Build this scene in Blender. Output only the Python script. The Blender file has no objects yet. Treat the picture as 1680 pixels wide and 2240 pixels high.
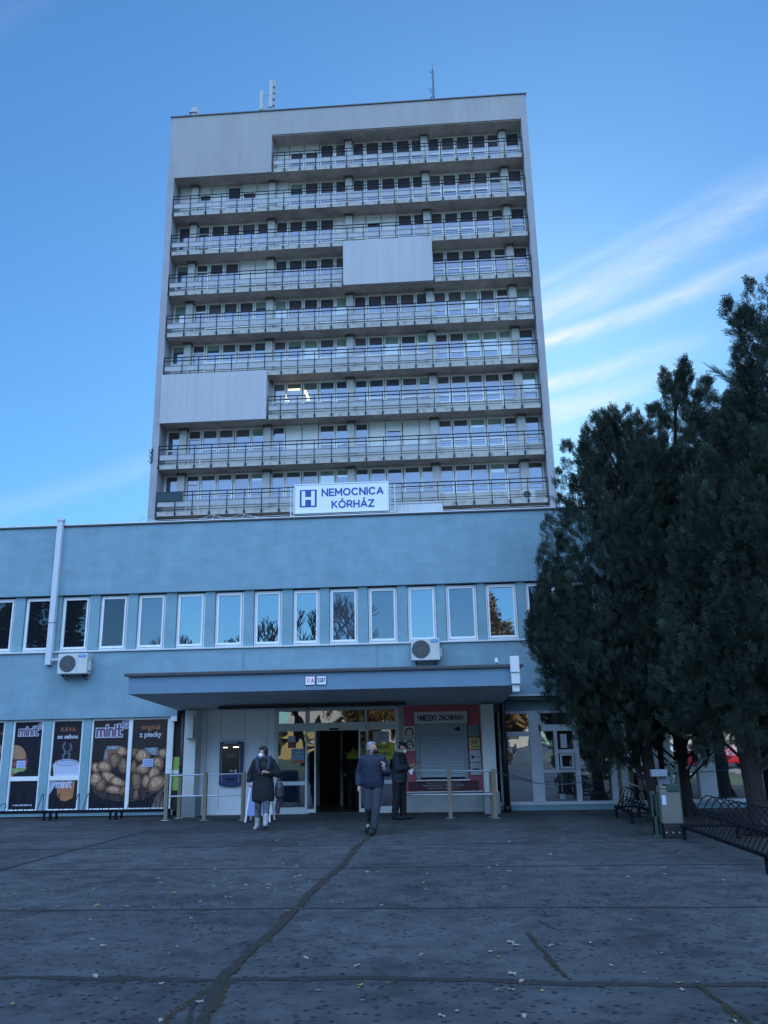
import bpy, math, random
import numpy as np
from mathutils import Vector, Matrix
R=math.radians
random.seed(7); rng=np.random.default_rng(7)
sc=bpy.context.scene; COL=sc.collection

# ------------------------------------------------------------ camera
cd=bpy.data.cameras.new('camera'); cam=bpy.data.objects.new('camera',cd); COL.objects.link(cam); sc.camera=cam
cd.sensor_fit='VERTICAL'; cd.sensor_height=36; cd.sensor_width=27; cd.lens=36*1812/2240
cd.clip_start=.05; cd.clip_end=4000
_y,_p,_r=R(3.6938),R(15.5869),R(-1.1069)
_f=Vector((-math.sin(_y)*math.cos(_p),math.cos(_y)*math.cos(_p),math.sin(_p)))
_rt=Vector((math.cos(_y),math.sin(_y),0)); _up=_rt.cross(_f)
rt2=_rt*math.cos(_r)+_up*math.sin(_r); up2=-_rt*math.sin(_r)+_up*math.cos(_r)
cam.matrix_world=Matrix(((rt2.x,up2.x,-_f.x,0),(rt2.y,up2.y,-_f.y,0),(rt2.z,up2.z,-_f.z,1.7),(0,0,0,1)))
# ------------------------------------------------------------ light
SUN_EL,SUN_AZ=24.6,7.6            # azimuth clockwise from +Y
sl=bpy.data.lights.new('sun','SUN'); sl.energy=3.2; sl.angle=R(.53); sl.color=(1,.93,.82)
so=bpy.data.objects.new('sun',sl); COL.objects.link(so)
sd=Vector((math.sin(R(SUN_AZ))*math.cos(R(SUN_EL)),math.cos(R(SUN_AZ))*math.cos(R(SUN_EL)),math.sin(R(SUN_EL))))
so.rotation_euler=sd.to_track_quat('Z','Y').to_euler(); so.location=(30,90,80)
sc.view_settings.view_transform='Standard'; sc.view_settings.look='None'; sc.view_settings.gamma=1
sc.view_settings.exposure=0.4
W=bpy.data.worlds.new('World'); sc.world=W; W.use_nodes=True
def world():
    nt=W.node_tree; N=nt.nodes; L=nt.links; N.clear()
    out=N.new('ShaderNodeOutputWorld'); bg=N.new('ShaderNodeBackground'); bg.inputs[1].default_value=SKY
    sky=N.new('ShaderNodeTexSky'); sky.sky_type='NISHITA'; sky.sun_disc=False
    sky.sun_elevation=R(SUN_EL); sky.sun_rotation=R(SUN_AZ); sky.air_density=1.0; sky.dust_density=.25; sky.ozone_density=4.5; sky.altitude=150
    tc=N.new('ShaderNodeTexCoord'); sep=N.new('ShaderNodeSeparateXYZ'); L.new(tc.outputs['Generated'],sep.inputs[0])
    def m(op,a,b=None,c=None):
        n=N.new('ShaderNodeMath'); n.operation=op
        for i,v in enumerate((a,b,c)):
            if v is None: continue
            if hasattr(v,'name'): L.new(v,n.inputs[i])
            else: n.inputs[i].default_value=v
        return n.outputs[0]
    yy=m('MAXIMUM',sep.outputs[1],.05)
    u=m('DIVIDE',sep.outputs[0],yy); v=m('DIVIDE',sep.outputs[2],yy)
    no=N.new('ShaderNodeTexNoise'); no.inputs['Scale'].default_value=1; no.inputs['Detail'].default_value=6; no.inputs['Roughness'].default_value=.6
    cmb=N.new('ShaderNodeCombineXYZ')
    L.new(m('ADD',m('MULTIPLY',u,14),m('MULTIPLY',v,6)),cmb.inputs[0]); L.new(m('ADD',m('MULTIPLY',v,55),m('MULTIPLY',u,-19)),cmb.inputs[1])
    L.new(cmb.outputs[0],no.inputs['Vector'])
    nz=m('SUBTRACT',no.outputs[0],.5)
    no2=N.new('ShaderNodeTexNoise'); no2.inputs['Scale'].default_value=5.5; no2.inputs['Detail'].default_value=4
    cm2=N.new('ShaderNodeCombineXYZ'); L.new(u,cm2.inputs[0]); L.new(v,cm2.inputs[1]); L.new(cm2.outputs[0],no2.inputs['Vector'])
    nl=m('SUBTRACT',no2.outputs[0],.5)
    tot=None
    # cloud streaks (high ice cloud): u0,v0 -> u1,v1, half width at each end, strength at each end
    for (u0,v0,u1,v1,w0,w1,s0,s1) in ((.153,.545,.47,.707,.026,.036,.62,.26),(.153,.590,.47,.745,.010,.02,.30,.12),
            (.153,.502,.45,.602,.0095,.018,1.15,.30),(.153,.441,.367,.50,.009,.018,1.05,.08),(.155,.404,.33,.461,.015,.02,1.0,.10),
            (.155,.372,.24,.396,.012,.02,.22,.03),(-.60,.292,-.33,.369,.016,.016,.10,.16),(-.75,1.03,-.56,1.17,.04,.05,.10,.02)):
        k=(v1-v0)/(u1-u0)
        d=m('SUBTRACT',m('SUBTRACT',v,v0),m('MULTIPLY',m('SUBTRACT',u,u0),k))
        d=m('ADD',d,m('MULTIPLY',nz,.010)); d=m('ADD',d,m('MULTIPLY',nl,.028))
        t=m('DIVIDE',m('SUBTRACT',u,u0),u1-u0)
        tcl=m('MINIMUM',m('MAXIMUM',t,0),1.35)
        w=m('ADD',m('MULTIPLY',tcl,w1-w0),w0)
        g=m('DIVIDE',d,w); g=m('MULTIPLY',g,g); g=m('EXPONENT',m('MULTIPLY',g,-1))
        s=m('MAXIMUM',m('ADD',m('MULTIPLY',m('POWER',tcl,.6),s1-s0),s0),0)
        if u0<-.2: s=m('MULTIPLY',s,m('MINIMUM',m('MAXIMUM',m('SUBTRACT',2.2,m('MULTIPLY',t,1.2)),0),1))
        st=m('MULTIPLY',g,s)
        st=m('MULTIPLY',st,m('ADD',.85,m('MULTIPLY',nz,1.7)))
        st=m('MULTIPLY',st,m('MINIMUM',m('MAXIMUM',m('MULTIPLY',m('ADD',t,1.0),1.0),0),1))
        tot=st if tot is None else m('MAXIMUM',tot,st)
    front=m('GREATER_THAN',sep.outputs[1],.05)
    tot=m('MINIMUM',m('MAXIMUM',m('MULTIPLY',tot,front),0),1)
    hs=N.new('ShaderNodeHueSaturation'); hs.inputs['Saturation'].default_value=SKY_SAT; hs.inputs['Value'].default_value=1; L.new(sky.outputs[0],hs.inputs['Color'])
    tn=N.new('ShaderNodeMixRGB'); tn.blend_type='MULTIPLY'; tn.inputs[0].default_value=1; L.new(hs.outputs[0],tn.inputs[1]); tn.inputs[2].default_value=SKY_TINT
    bw=N.new('ShaderNodeRGBToBW'); L.new(hs.outputs[0],bw.inputs[0]); fac=m('DIVIDE',1.13,m('MULTIPLY_ADD',bw.outputs[0],.07,1))
    sv=N.new('ShaderNodeVectorMath'); sv.operation='SCALE'; L.new(tn.outputs[0],sv.inputs[0]); L.new(fac,sv.inputs['Scale']); tn=sv
    # added sky glow overhead and behind the camera, out of view, brightens shaded fronts
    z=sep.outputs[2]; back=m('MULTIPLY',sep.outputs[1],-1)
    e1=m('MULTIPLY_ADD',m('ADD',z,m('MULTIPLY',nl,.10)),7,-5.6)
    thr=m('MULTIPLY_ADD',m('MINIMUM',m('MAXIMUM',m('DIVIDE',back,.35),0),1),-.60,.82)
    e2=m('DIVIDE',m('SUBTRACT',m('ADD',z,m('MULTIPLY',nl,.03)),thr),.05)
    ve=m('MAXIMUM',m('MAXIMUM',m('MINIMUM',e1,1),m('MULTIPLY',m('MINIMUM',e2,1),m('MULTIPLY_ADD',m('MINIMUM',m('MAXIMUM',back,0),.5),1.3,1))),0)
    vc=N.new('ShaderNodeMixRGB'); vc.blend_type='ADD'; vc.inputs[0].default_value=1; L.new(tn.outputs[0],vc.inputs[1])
    vs=N.new('ShaderNodeVectorMath'); vs.operation='SCALE'; vs.inputs[0].default_value=SKY_FILL[:3]; L.new(ve,vs.inputs['Scale']); L.new(vs.outputs[0],vc.inputs[2])
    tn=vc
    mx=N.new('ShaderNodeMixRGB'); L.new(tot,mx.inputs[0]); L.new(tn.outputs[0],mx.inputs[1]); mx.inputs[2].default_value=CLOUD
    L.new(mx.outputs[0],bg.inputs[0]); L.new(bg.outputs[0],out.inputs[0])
SKY=.13; SKY_SAT=1.0; SKY_TINT=(.56,.92,1.07,1); SKY_FILL=(4.4,6.6,10.4,1); CLOUD=(5.0,5.6,6.2,1)
world()

# ------------------------------------------------------------ helpers
def org(o):
    v=Vector((0,0,0))
    while o is not None: v=v+o.location; o=o.parent
    return v
def tag(o,label=None,cat=None,group=None,kind=None):
    if label: o['label']=label
    if cat: o['category']=cat
    if group: o['group']=group
    if kind: o['kind']=kind
    return o
def thing(name,loc,label,cat,group=None,rz=0):
    o=bpy.data.objects.new(name,None); COL.objects.link(o); o.location=loc; o.rotation_euler=(0,0,rz); o.empty_display_size=.2
    return tag(o,label,cat,group)
def link(name,me,mats,parent=None,loc=None):
    o=bpy.data.objects.new(name,me); COL.objects.link(o)
    for mt in (mats if isinstance(mats,(list,tuple)) else [mats]): me.materials.append(mt)
    if parent is not None: o.parent=parent
    if loc is not None: o.location=loc
    return o
class MB:
    def __init__(s): s.v=[]; s.f=[]; s.m=[]; s.smooth=False
    def quad(s,a,b,c,d,m=0):
        n=len(s.v); s.v+=[a,b,c,d]; s.f.append((n,n+1,n+2,n+3)); s.m.append(m); return s
    def poly(s,pts,m=0):
        n=len(s.v); s.v+=list(pts); s.f.append(tuple(range(n,n+len(pts)))); s.m.append(m); return s
    def box(s,x0,x1,y0,y1,z0,z1,m=0,mt=None,mb=None):
        n=len(s.v); s.v+=[(x0,y0,z0),(x1,y0,z0),(x1,y1,z0),(x0,y1,z0),(x0,y0,z1),(x1,y0,z1),(x1,y1,z1),(x0,y1,z1)]
        s.f+=[(n,n+1,n+5,n+4),(n+1,n+2,n+6,n+5),(n+2,n+3,n+7,n+6),(n+3,n,n+4,n+7),(n+4,n+5,n+6,n+7),(n+3,n+2,n+1,n)]
        s.m+=[m,m,m,m,m if mt is None else mt,m if mb is None else mb]; return s
    def tube(s,p0,p1,r0,r1=None,n=8,m=0,cap=True):
        r1=r0 if r1 is None else r1
        p0=Vector(p0); p1=Vector(p1); d=(p1-p0)
        if d.length<1e-6: return s
        d.normalize(); a=d.orthogonal().normalized(); b=d.cross(a); k=len(s.v)
        for p,r in ((p0,r0),(p1,r1)):
            for i in range(n):
                t=2*math.pi*i/n; s.v.append(tuple(p+a*(r*math.cos(t))+b*(r*math.sin(t))))
        for i in range(n):
            j=(i+1)%n; s.f.append((k+i,k+j,k+n+j,k+n+i)); s.m.append(m)
        if cap:
            s.f.append(tuple(k+i for i in reversed(range(n)))); s.f.append(tuple(k+n+i for i in range(n))); s.m+=[m,m]
        return s
    def path(s,pts,r,n=6,m=0):
        for a,b in zip(pts[:-1],pts[1:]): s.tube(a,b,r,r,n,m)
        return s
    def bar(s,p0,p1,w,h,m=0,up=(0,0,1)):
        p0=Vector(p0); p1=Vector(p1); d=(p1-p0).normalized(); u=Vector(up)
        sd_=d.cross(u)
        if sd_.length<1e-4: sd_=d.cross(Vector((1,0,0)))
        sd_.normalize(); u=sd_.cross(d).normalized(); n=len(s.v)
        for p in (p0,p1):
            for a,b in ((-1,-1),(1,-1),(1,1),(-1,1)): s.v.append(tuple(p+sd_*(a*w/2)+u*(b*h/2)))
        s.f+=[(n,n+1,n+2,n+3),(n+7,n+6,n+5,n+4)]+[(n+i,n+4+i,n+4+(i+1)%4,n+(i+1)%4) for i in range(4)]; s.m+=[m]*6; return s
    def prism(s,pts,y0,y1,m=0,ms=None):
        # outline in XZ extruded along Y (front at y0)
        n=len(s.v); k=len(pts)
        s.v+=[(x,y0,z) for x,z in pts]+[(x,y1,z) for x,z in pts]
        s.f.append(tuple(n+i for i in range(k))); s.f.append(tuple(n+k+i for i in reversed(range(k)))); s.m+=[m,m]
        for i in range(k):
            j=(i+1)%k; s.f.append((n+j,n+i,n+k+i,n+k+j)); s.m.append(m if ms is None else ms)
        return s
    def disc(s,cx,cz,rx,rz,y,m=0,n=20,depth=0,a0=0,a1=360):
        pts=[(cx+rx*math.cos(R(a0+(a1-a0)*i/n)),cz+rz*math.sin(R(a0+(a1-a0)*i/n))) for i in range(n if a1-a0>=360 else n+1)]
        if depth: s.prism(pts,y,y+depth,m)
        else: s.poly([(x,y,z) for x,z in pts],m)
        return s
    def ring(s,cx,cz,r0,r1,y,m=0,n=24,a0=0,a1=360):
        for i in range(n):
            t0=R(a0+(a1-a0)*i/n); t1=R(a0+(a1-a0)*(i+1)/n)
            s.quad(*[(cx+r*math.cos(t),y,cz+r*math.sin(t)) for r,t in ((r0,t0),(r1,t0),(r1,t1),(r0,t1))],m=m)
        return s
    def build(s,name,mats,parent=None,loc=None,local=False,smooth=False):
        me=bpy.data.meshes.new(name)
        if parent is not None and not local: o_=org(parent)
        elif loc is not None and not local: o_=Vector(loc)
        else: o_=Vector((0,0,0))
        me.from_pydata([(v[0]-o_.x,v[1]-o_.y,v[2]-o_.z) for v in s.v],[],s.f)
        me.polygons.foreach_set('material_index',s.m)
        if smooth or s.smooth: me.polygons.foreach_set('use_smooth',[True]*len(s.f))
        me.update()
        return link(name,me,mats,parent,loc)
def bevel(o,w=.01,seg=2):
    b=o.modifiers.new('bevel','BEVEL'); b.width=w; b.segments=seg; b.limit_method='ANGLE'; b.angle_limit=R(40); return o
_font={}
def text(name,s,x,z,y,size,mt,parent,align='CENTER',bold=0.0,sx=1,shear=0,depth=.002,loc=None):
    cu=bpy.data.curves.new('t','FONT'); cu.body=s; cu.size=size; cu.align_x=align; cu.align_y='CENTER'; cu.offset=bold; cu.shear=shear; cu.extrude=depth
    cu.resolution_u=4
    t=bpy.data.objects.new('t',cu); COL.objects.link(t)
    dg=bpy.context.evaluated_depsgraph_get(); dg.update()
    me=bpy.data.meshes.new_from_object(t.evaluated_get(dg)); bpy.data.objects.remove(t)
    me.name=name
    o_=org(parent) if parent is not None else Vector(loc or (0,0,0))
    me.transform(Matrix.Translation(Vector((x,y,z))-o_)@Matrix.Rotation(R(90),4,'X')@Matrix.Scale(sx,4,(1,0,0)))
    me.materials.clear()
    return link(name,me,mt,parent,loc)

# ------------------------------------------------------------ materials
def mat(name,c,rough=.7,var=.0,vs=4.0,bump=0,bs=30,metal=0,spec=None,c2=None,detail=5,coat=0,stretch=None,emit=None,mask=(.35,.65)):
    m=bpy.data.materials.new(name); m.use_nodes=True; nt=m.node_tree; N=nt.nodes; L=nt.links
    b=N['Principled BSDF']; b.inputs['Base Color'].default_value=(*c,1); b.inputs['Roughness'].default_value=rough; b.inputs['Metallic'].default_value=metal
    if spec is not None: b.inputs['Specular IOR Level'].default_value=spec
    if coat: b.inputs['Coat Weight'].default_value=coat; b.inputs['Coat Roughness'].default_value=.05
    if emit: b.inputs['Emission Color'].default_value=(*emit[0],1); b.inputs['Emission Strength'].default_value=emit[1]
    tc=N.new('ShaderNodeTexCoord'); src=tc.outputs['Object']
    if stretch:
        mp=N.new('ShaderNodeMapping'); mp.inputs['Scale'].default_value=stretch; L.new(src,mp.inputs[0]); src=mp.outputs[0]
    if var or c2:
        n=N.new('ShaderNodeTexNoise'); n.inputs['Scale'].default_value=vs; n.inputs['Detail'].default_value=detail; n.inputs['Roughness'].default_value=.65; L.new(src,n.inputs['Vector'])
        r=N.new('ShaderNodeValToRGB'); L.new(n.outputs[0],r.inputs[0])
        a=tuple(max(0,k*(1-var)) for k in c); d=c2 if c2 else tuple(min(1,k*(1+var)) for k in c)
        r.color_ramp.elements[0].position=mask[0]; r.color_ramp.elements[1].position=mask[1]
        r.color_ramp.elements[0].color=(*(a if not c2 else c),1); r.color_ramp.elements[1].color=(*d,1)
        L.new(r.outputs[0],b.inputs['Base Color'])
    if bump:
        n2=N.new('ShaderNodeTexNoise'); n2.inputs['Scale'].default_value=bs; n2.inputs['Detail'].default_value=4; L.new(tc.outputs['Object'],n2.inputs['Vector'])
        bp=N.new('ShaderNodeBump'); bp.inputs['Strength'].default_value=bump; bp.inputs['Distance'].default_value=.02; L.new(n2.outputs[0],bp.inputs['Height']); L.new(bp.outputs[0],b.inputs['Normal'])
    return m
def glass(name,inner,refl=.35,tint=(1,1,1),rough=.015,transp=0,var=0,wob=.0):
    """window glass: what is behind (dark room, blind) under a mirror-like coated pane"""
    m=bpy.data.materials.new(name); m.use_nodes=True; nt=m.node_tree; N=nt.nodes; L=nt.links; N.clear()
    o=N.new('ShaderNodeOutputMaterial'); mx=N.new('ShaderNodeMixShader'); g=N.new('ShaderNodeBsdfGlossy'); g.inputs['Color'].default_value=(*tint,1); g.inputs['Roughness'].default_value=rough
    if transp:
        b=N.new('ShaderNodeBsdfTransparent'); b.inputs[0].default_value=(*inner,1)
    else:
        b=N.new('ShaderNodeBsdfDiffuse'); b.inputs[0].default_value=(*inner,1)
        if var:
            tc=N.new('ShaderNodeTexCoord'); n=N.new('ShaderNodeTexNoise'); n.inputs['Scale'].default_value=1.3; L.new(tc.outputs['Object'],n.inputs['Vector'])
            r=N.new('ShaderNodeValToRGB'); r.color_ramp.elements[0].position=.4; r.color_ramp.elements[1].position=.6
            r.color_ramp.elements[0].color=(*[k*(1-var) for k in inner],1); r.color_ramp.elements[1].color=(*[k*(1+var) for k in inner],1)
            L.new(n.outputs[0],r.inputs[0]); L.new(r.outputs[0],b.inputs[0])
    lw=N.new('ShaderNodeFresnel'); lw.inputs[0].default_value=1.5
    ma=N.new('ShaderNodeMath'); ma.operation='MULTIPLY_ADD'; L.new(lw.outputs[0],ma.inputs[0]); ma.inputs[1].default_value=1-refl; ma.inputs[2].default_value=refl; ma.use_clamp=True
    if wob:
        tc=N.new('ShaderNodeTexCoord'); n=N.new('ShaderNodeTexNoise'); n.inputs['Scale'].default_value=1.6; n.inputs['Detail'].default_value=1; L.new(tc.outputs['Object'],n.inputs['Vector'])
        bp=N.new('ShaderNodeBump'); bp.inputs['Strength'].default_value=wob; bp.inputs['Distance'].default_value=.03; L.new(n.outputs[0],bp.inputs['Height']); L.new(bp.outputs[0],g.inputs['Normal'])
    L.new(ma.outputs[0],mx.inputs[0]); L.new(b.outputs[0],mx.inputs[1]); L.new(g.outputs[0],mx.inputs[2]); L.new(mx.outputs[0],o.inputs[0])
    return m
WHITE=mat('white_pvc',(.74,.75,.76),.35,.04,3)
WHITE2=mat('white_frame_tower',(.76,.75,.73),.5,.10,1.2)
PANEL=mat('tower_panel',(.365,.340,.330),.75,.07,.5,stretch=(1,1,.25),bump=.1,bs=8)
PANEL2=mat('tower_panel_light',(.46,.45,.465),.75,.05,1.2,stretch=(3,1,.12))
FIN=mat('fin_concrete',(.36,.35,.37),.8,.08,.6,bump=.1,bs=8)
SLAB=mat('slab_face',(.45,.42,.39),.85,c2=(.17,.16,.15),vs=2.6,detail=8,mask=(.50,.74))
SOFFIT=mat('soffit_concrete',(.54,.45,.38),.9,.2,.7)
RENDERW=mat('tower_render',(.50,.48,.44),.85,.08,1)
COLM=mat('column_concrete',(.46,.45,.43),.85,.10,1.3)
DARKM=mat('dark_metal',(.014,.018,.028),.8,spec=.2)
INFILL=mat('railing_infill',(.37,.37,.385),.55,.10,3,stretch=(6,1,.5))
G_DARK=glass('glass_dark_room',(.07,.065,.075),.12,(.75,.82,1))
G_BROWN=glass('glass_brown_blind',(.11,.10,.105),.10,(.8,.85,1),var=.1)
G_GREEN=glass('glass_pale_blind',(.24,.33,.27),.16,(.85,.9,1),var=.08)
G_HALF=glass('glass_mirror_half',(.06,.075,.10),.13,(.7,.82,1))
G_MIR=glass('glass_mirror',(.03,.035,.04),.52,(.82,.90,1),.006,wob=.05)
G_MIR2=glass('glass_mirror_dim',(.06,.07,.09),.26,(.8,.88,1),.006,wob=.05)
G_BLK=glass('glass_black',(.012,.014,.018),.10,(.8,.88,1),.006)
G_SEE=glass('glass_clear',(.62,.72,.75),.30,(.95,.97,1),.004,transp=1,wob=.25)
SHUT=mat('roller_shutter',(.66,.65,.62),.5,.04,2,stretch=(.3,1,14))
PLASTER=mat('blue_plaster',(.225,.355,.415),.9,.08,2.4,bump=.25,bs=9,stretch=(.6,1,1.4),detail=8)
PLASTER2=mat('blue_plaster_pier',(.19,.32,.37),.9,.08,2,bump=.12,bs=14)
def streaks(m,amt=.16,sc_=(9,1,.35),lo=.42,hi=.62):
    nt=m.node_tree; N=nt.nodes; L=nt.links; b=N['Principled BSDF']; src=b.inputs['Base Color'].links[0].from_socket
    tc=N.new('ShaderNodeTexCoord'); mp=N.new('ShaderNodeMapping'); mp.inputs['Scale'].default_value=sc_; L.new(tc.outputs['Object'],mp.inputs[0])
    for k,(s,d,a) in enumerate(((1,6,amt),(.13,3,amt*.7))):
        n=N.new('ShaderNodeTexNoise'); n.inputs['Scale'].default_value=s; n.inputs['Detail'].default_value=d; n.inputs['Roughness'].default_value=.7; L.new(mp.outputs[0] if k==0 else tc.outputs['Object'],n.inputs['Vector'])
        r=N.new('ShaderNodeValToRGB'); r.color_ramp.elements[0].position=lo; r.color_ramp.elements[1].position=hi; r.color_ramp.elements[0].color=(1-a,1-a,1-a*.9,1); r.color_ramp.elements[1].color=(1,1,1,1); L.new(n.outputs[0],r.inputs[0])
        x=N.new('ShaderNodeMixRGB'); x.blend_type='MULTIPLY'; x.inputs[0].default_value=1; L.new(src,x.inputs[1]); L.new(r.outputs[0],x.inputs[2]); src=x.outputs[0]
    L.new(src,b.inputs['Base Color'])
streaks(PLASTER,.13,(1.5,1,.55),.36,.60); streaks(PANEL,.06,(1.2,1,.12)); streaks(PANEL2,.07,(1.6,1,.10)); streaks(FIN,.12,(3,1,.15)); streaks(SOFFIT,.22,(1.2,1,1))
FLASH=mat('roof_flashing',(.05,.05,.055),.5,.1,3)
ALU=mat('aluminium',(.6,.61,.62),.4,metal=.4)
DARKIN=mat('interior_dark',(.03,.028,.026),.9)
# ------------------------------------------------------------ hospital tower
TY=52.0; TW=53.35
TX0,TX1,TXi0,TXi1=-19.12,7.85,-18.64,7.38
PITCH=3.29
Z0=[16.5+PITCH*i for i in range(8,-1,-1)]        # slab undersides, top storey first
COLX=[-17.31,-11.40,-5.60,.14,6.02]
UN=[(.35,1.10),(1.35,2.25),(2.50,3.40),(3.67,4.58),(4.82,5.56)]
ROWS=["......"+"wuudb"+"ddodh"+"dbddD"+"d",
 "w"+"uwduw"+"whdbd"+"dddod"+"bobbB"+"b",
 "d"+"Dddhh"+"ddddw"+"wuwdd"+"doddD"+"d",
 "h"+"Dddww"+"ddodb"+"ddddd"+"ddddD"+"d",
 "p"+"Dbhdh"+"pddop"+"dhbbh"+"hbpbD"+"p",
 "h"+"Dhhoh"+"hhphp"+"bhpoh"+"ohppP"+"h",
 "......"+"lllss"+"sssbh"+"hhhhD"+"p",
 "h"+"Dhbhh"+"dwwdh"+"dwvww"+"hhhhD"+"h",
 "h"+"Dhhbh"+"hhbph"+"hhohh"+"hhhhD"+"h"]
tower=thing('hospital_tower',(-5.6,52,0),'tall grey slab of ten balcony storeys rising behind the low entrance wing','building')
def storey_x():
    xs=[(-18.46,-17.62)]
    for c in COLX[:4]: xs+=[(c+a,c+b) for a,b in UN]
    xs.append((6.36,7.24)); return xs
UX=storey_x()
b=MB()
b.box(TX0+.02,TX1-.02,TW+.1,66,0,48.2,0)
for i,z in enumerate(Z0):      # parapet under the windows and ceiling beam
    b.box(TXi0,TXi1,TW,TW+.1,z+.3,z+1.22,1)
b.box(TXi0,TXi1,TW,TW+.1,12,Z0[-1],2)
b.build('wall',[PANEL,RENDERW,SOFFIT],tower)
b=MB(); b.box(TX0,TXi0,TY-.05,TW+.3,0,48.25).build('fin_wall',FIN,tower)
b=MB(); b.box(TXi1,TX1,TY-.05,TW+.3,0,48.25).build('fin_wall',FIN,tower)
b=MB(); b.prism([(TXi0,Z0[0]),(-11.28,Z0[0]),(-11.28,46.11),(TXi1,46.11),(TXi1,48.25),(TXi0,48.25)],TY-.05,TY-.003,0,0); b.box(-11.36,-11.28,TY,TW,Z0[0]+.31,46.03)
b.build('attic_panel',PANEL,tower)
b=MB(); b.box(TX0-.06,TX1+.06,TY-.12,66.1,48.25,48.34); b.build('parapet_cap',FLASH,tower)
b=MB(); b.box(-5.92,.44,TY-.22,TY-.003,32.93,36.47); b.box(-5.92,-5.86,TY,TW,33.26,36.22); b.box(.38,.44,TY,TW,33.26,36.22); b.build('blank_panel',PANEL2,tower)
b=MB(); b.box(TXi0,-11.26,TY-.22,TY-.003,23.05,26.66); b.box(-11.32,-11.26,TY,TW,23.4,26.35); b.build('blank_panel',PANEL2,tower)
for r,z in enumerate(Z0):
    x0=TXi0
    b=MB(); b.box(x0,TXi1,TY,TW+.1,z,z+.30,0,0,1)
    b.box(x0,TXi1,TW-.25,TW+.1,z-.05,z-.002,1)
    b.build('balcony_slab',[SLAB,SOFFIT],tower)
# soffit below the attic
b=MB(); b.box(-11.28,TXi1,TY+.02,TW+.1,46.04,46.10); b.build('balcony_soffit',SOFFIT,tower)
for c in COLX:
    b=MB(); b.box(c-.25,c+.25,TW-.42,TW,12,48)
    for z in Z0:
        if c<-10 and z in (Z0[0],): continue
        b.box(c-.31,c+.31,TW-.47,TW-.02,z+3.10,z+3.28,1)
    b.build('column',[COLM,mat('collar',(.09,.085,.08),.9)],tower)
def tower_window(mbF,mbP,x0,x1,z,k,right,y=TW):
    """frame into mbF, panes into mbP (materials: 0 dark 1 brown 2 green 3 half 4 lit 5 shutter)"""
    zb,zt=z+1.22,z+PITCH-.02
    gb,gt=z+1.84,z+3.16
    Y0,Y1=y-.03,y+.06
    def fr(a0,a1,b0,b1,yy=0): mbF.box(a0,a1,Y0+yy,Y1+yy,b0,b1)
    m0,m1=x0-.10,x1+.10
    door=k in 'DBP'
    if door: zb=z+.42
    fr(m0,x0,zb,zt); fr(x1,m1,zb,zt); fr(x0,x1,gt,zt); fr(x0,x1,zb,zb+.08)
    yp=y+.03
    def pane(b0,b1,m): mbP.quad((x0,yp,b0),(x1,yp,b0),(x1,yp,b1),(x0,yp,b1),m)
    K={'d':0,'D':0,'b':1,'B':1,'p':2,'P':2,'h':3,'o':0,'w':1,'u':0,'v':0,'l':4,'s':3}[k]
    if door:
        tz=z+2.52
        fr(x0,x1,tz,tz+.11); pane(tz+.11,gt,2 if k=='P' else (1 if k=='B' else 0)); fr(x0,x1,z+1.30,z+1.36)
        pane(zb+.08,z+1.30,1); pane(z+1.36,tz,K)
    else:
        fr(x0,x1,gb-.12,gb); pane(zb+.08,gb-.12,1 if k in 'wuv' else (3 if right else 0))
        if k=='h':
            s=random.choice((.35,.42,.5,.3)); zz=gt-(gt-gb)*s
            pane(zz,gt,random.choice((1,2,1))); pane(gb,zz,3)
        elif k=='o':
            mbF.box(x0+.02,x1-.02,Y0-.06,Y0-.02,gt-.10,gt-.05); mbF.box(x0+.02,x1-.02,Y0-.03,Y0,gb,gb+.05); pane(gb,gt,0)
        elif k=='u': pane(gb,gt,0)
        else: pane(gb,gt,K)
    if k in 'wuv':
        lo={'w':z+1.30,'u':z+2.55,'v':z+2.0}[k]
        mbF.box(x0-.06,x1+.06,Y0-.05,Y0-.005,lo if k!='v' else z+2.55,gt+.02,1)
        if k=='v':
            mbF.box(x0-.06,x1+.06,Y0-.05,Y0-.005,z+1.3,z+1.95,1)
        mbF.box(x0-.11,x1+.11,Y0-.13,Y0-.002,gt+.0-.02,zt-.02,1)
    if k=='s': mbF.box(x0-.11,x1+.11,Y0-.10,Y0-.002,gt-.06,zt-.02,1)
LIT=mat('lit_room',(.10,.11,.12),.5)
PM=[G_DARK,G_BROWN,G_GREEN,G_HALF,glass('glass_room_lit',(.16,.17,.17),.12,(.85,.9,1))]
sF,sP=MB(),MB(); cnt=0
for r in range(8,-1,-1):
    z=Z0[r]; row=ROWS[r]
    for i,(x0,x1) in enumerate(UX):
        if row[i]=='.': continue
        if r==3 and -5.7<x0<.1: continue
        if cnt<100:
            f,p=MB(),MB(); tower_window(f,p,x0,x1,z,row[i],x0>.1)
            fo=f.build('window',[WHITE2,SHUT],tower); p.build('pane',PM,fo); cnt+=1
        else: tower_window(sF,sP,x0,x1,z,row[i],x0>.1)
n=len(sP.v); base=len(sF.v)
sF.v+=sP.v; sF.f+=[tuple(i+base for i in f) for f in sP.f]; sF.m+=[m+2 for m in sP.m]
tag(sF.build('window',[WHITE2,SHUT]+PM,tower),kind='stuff')
# wall strips beside the windows
for r,z in enumerate(Z0):
    for x0,x1 in [(TXi0,-18.56)]*(r!=0)+[(7.34,TXi1)]+[(c+UN[4][1]-5.83+.1,c+.26) for c in COLX]+[(-11.2,-11.0)]*(r==0):
        MB().box(x0,x1,TW+.003,TW+.09,z+1.22,z+PITCH-.003).build('wall_strip',RENDERW,tower)
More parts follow.
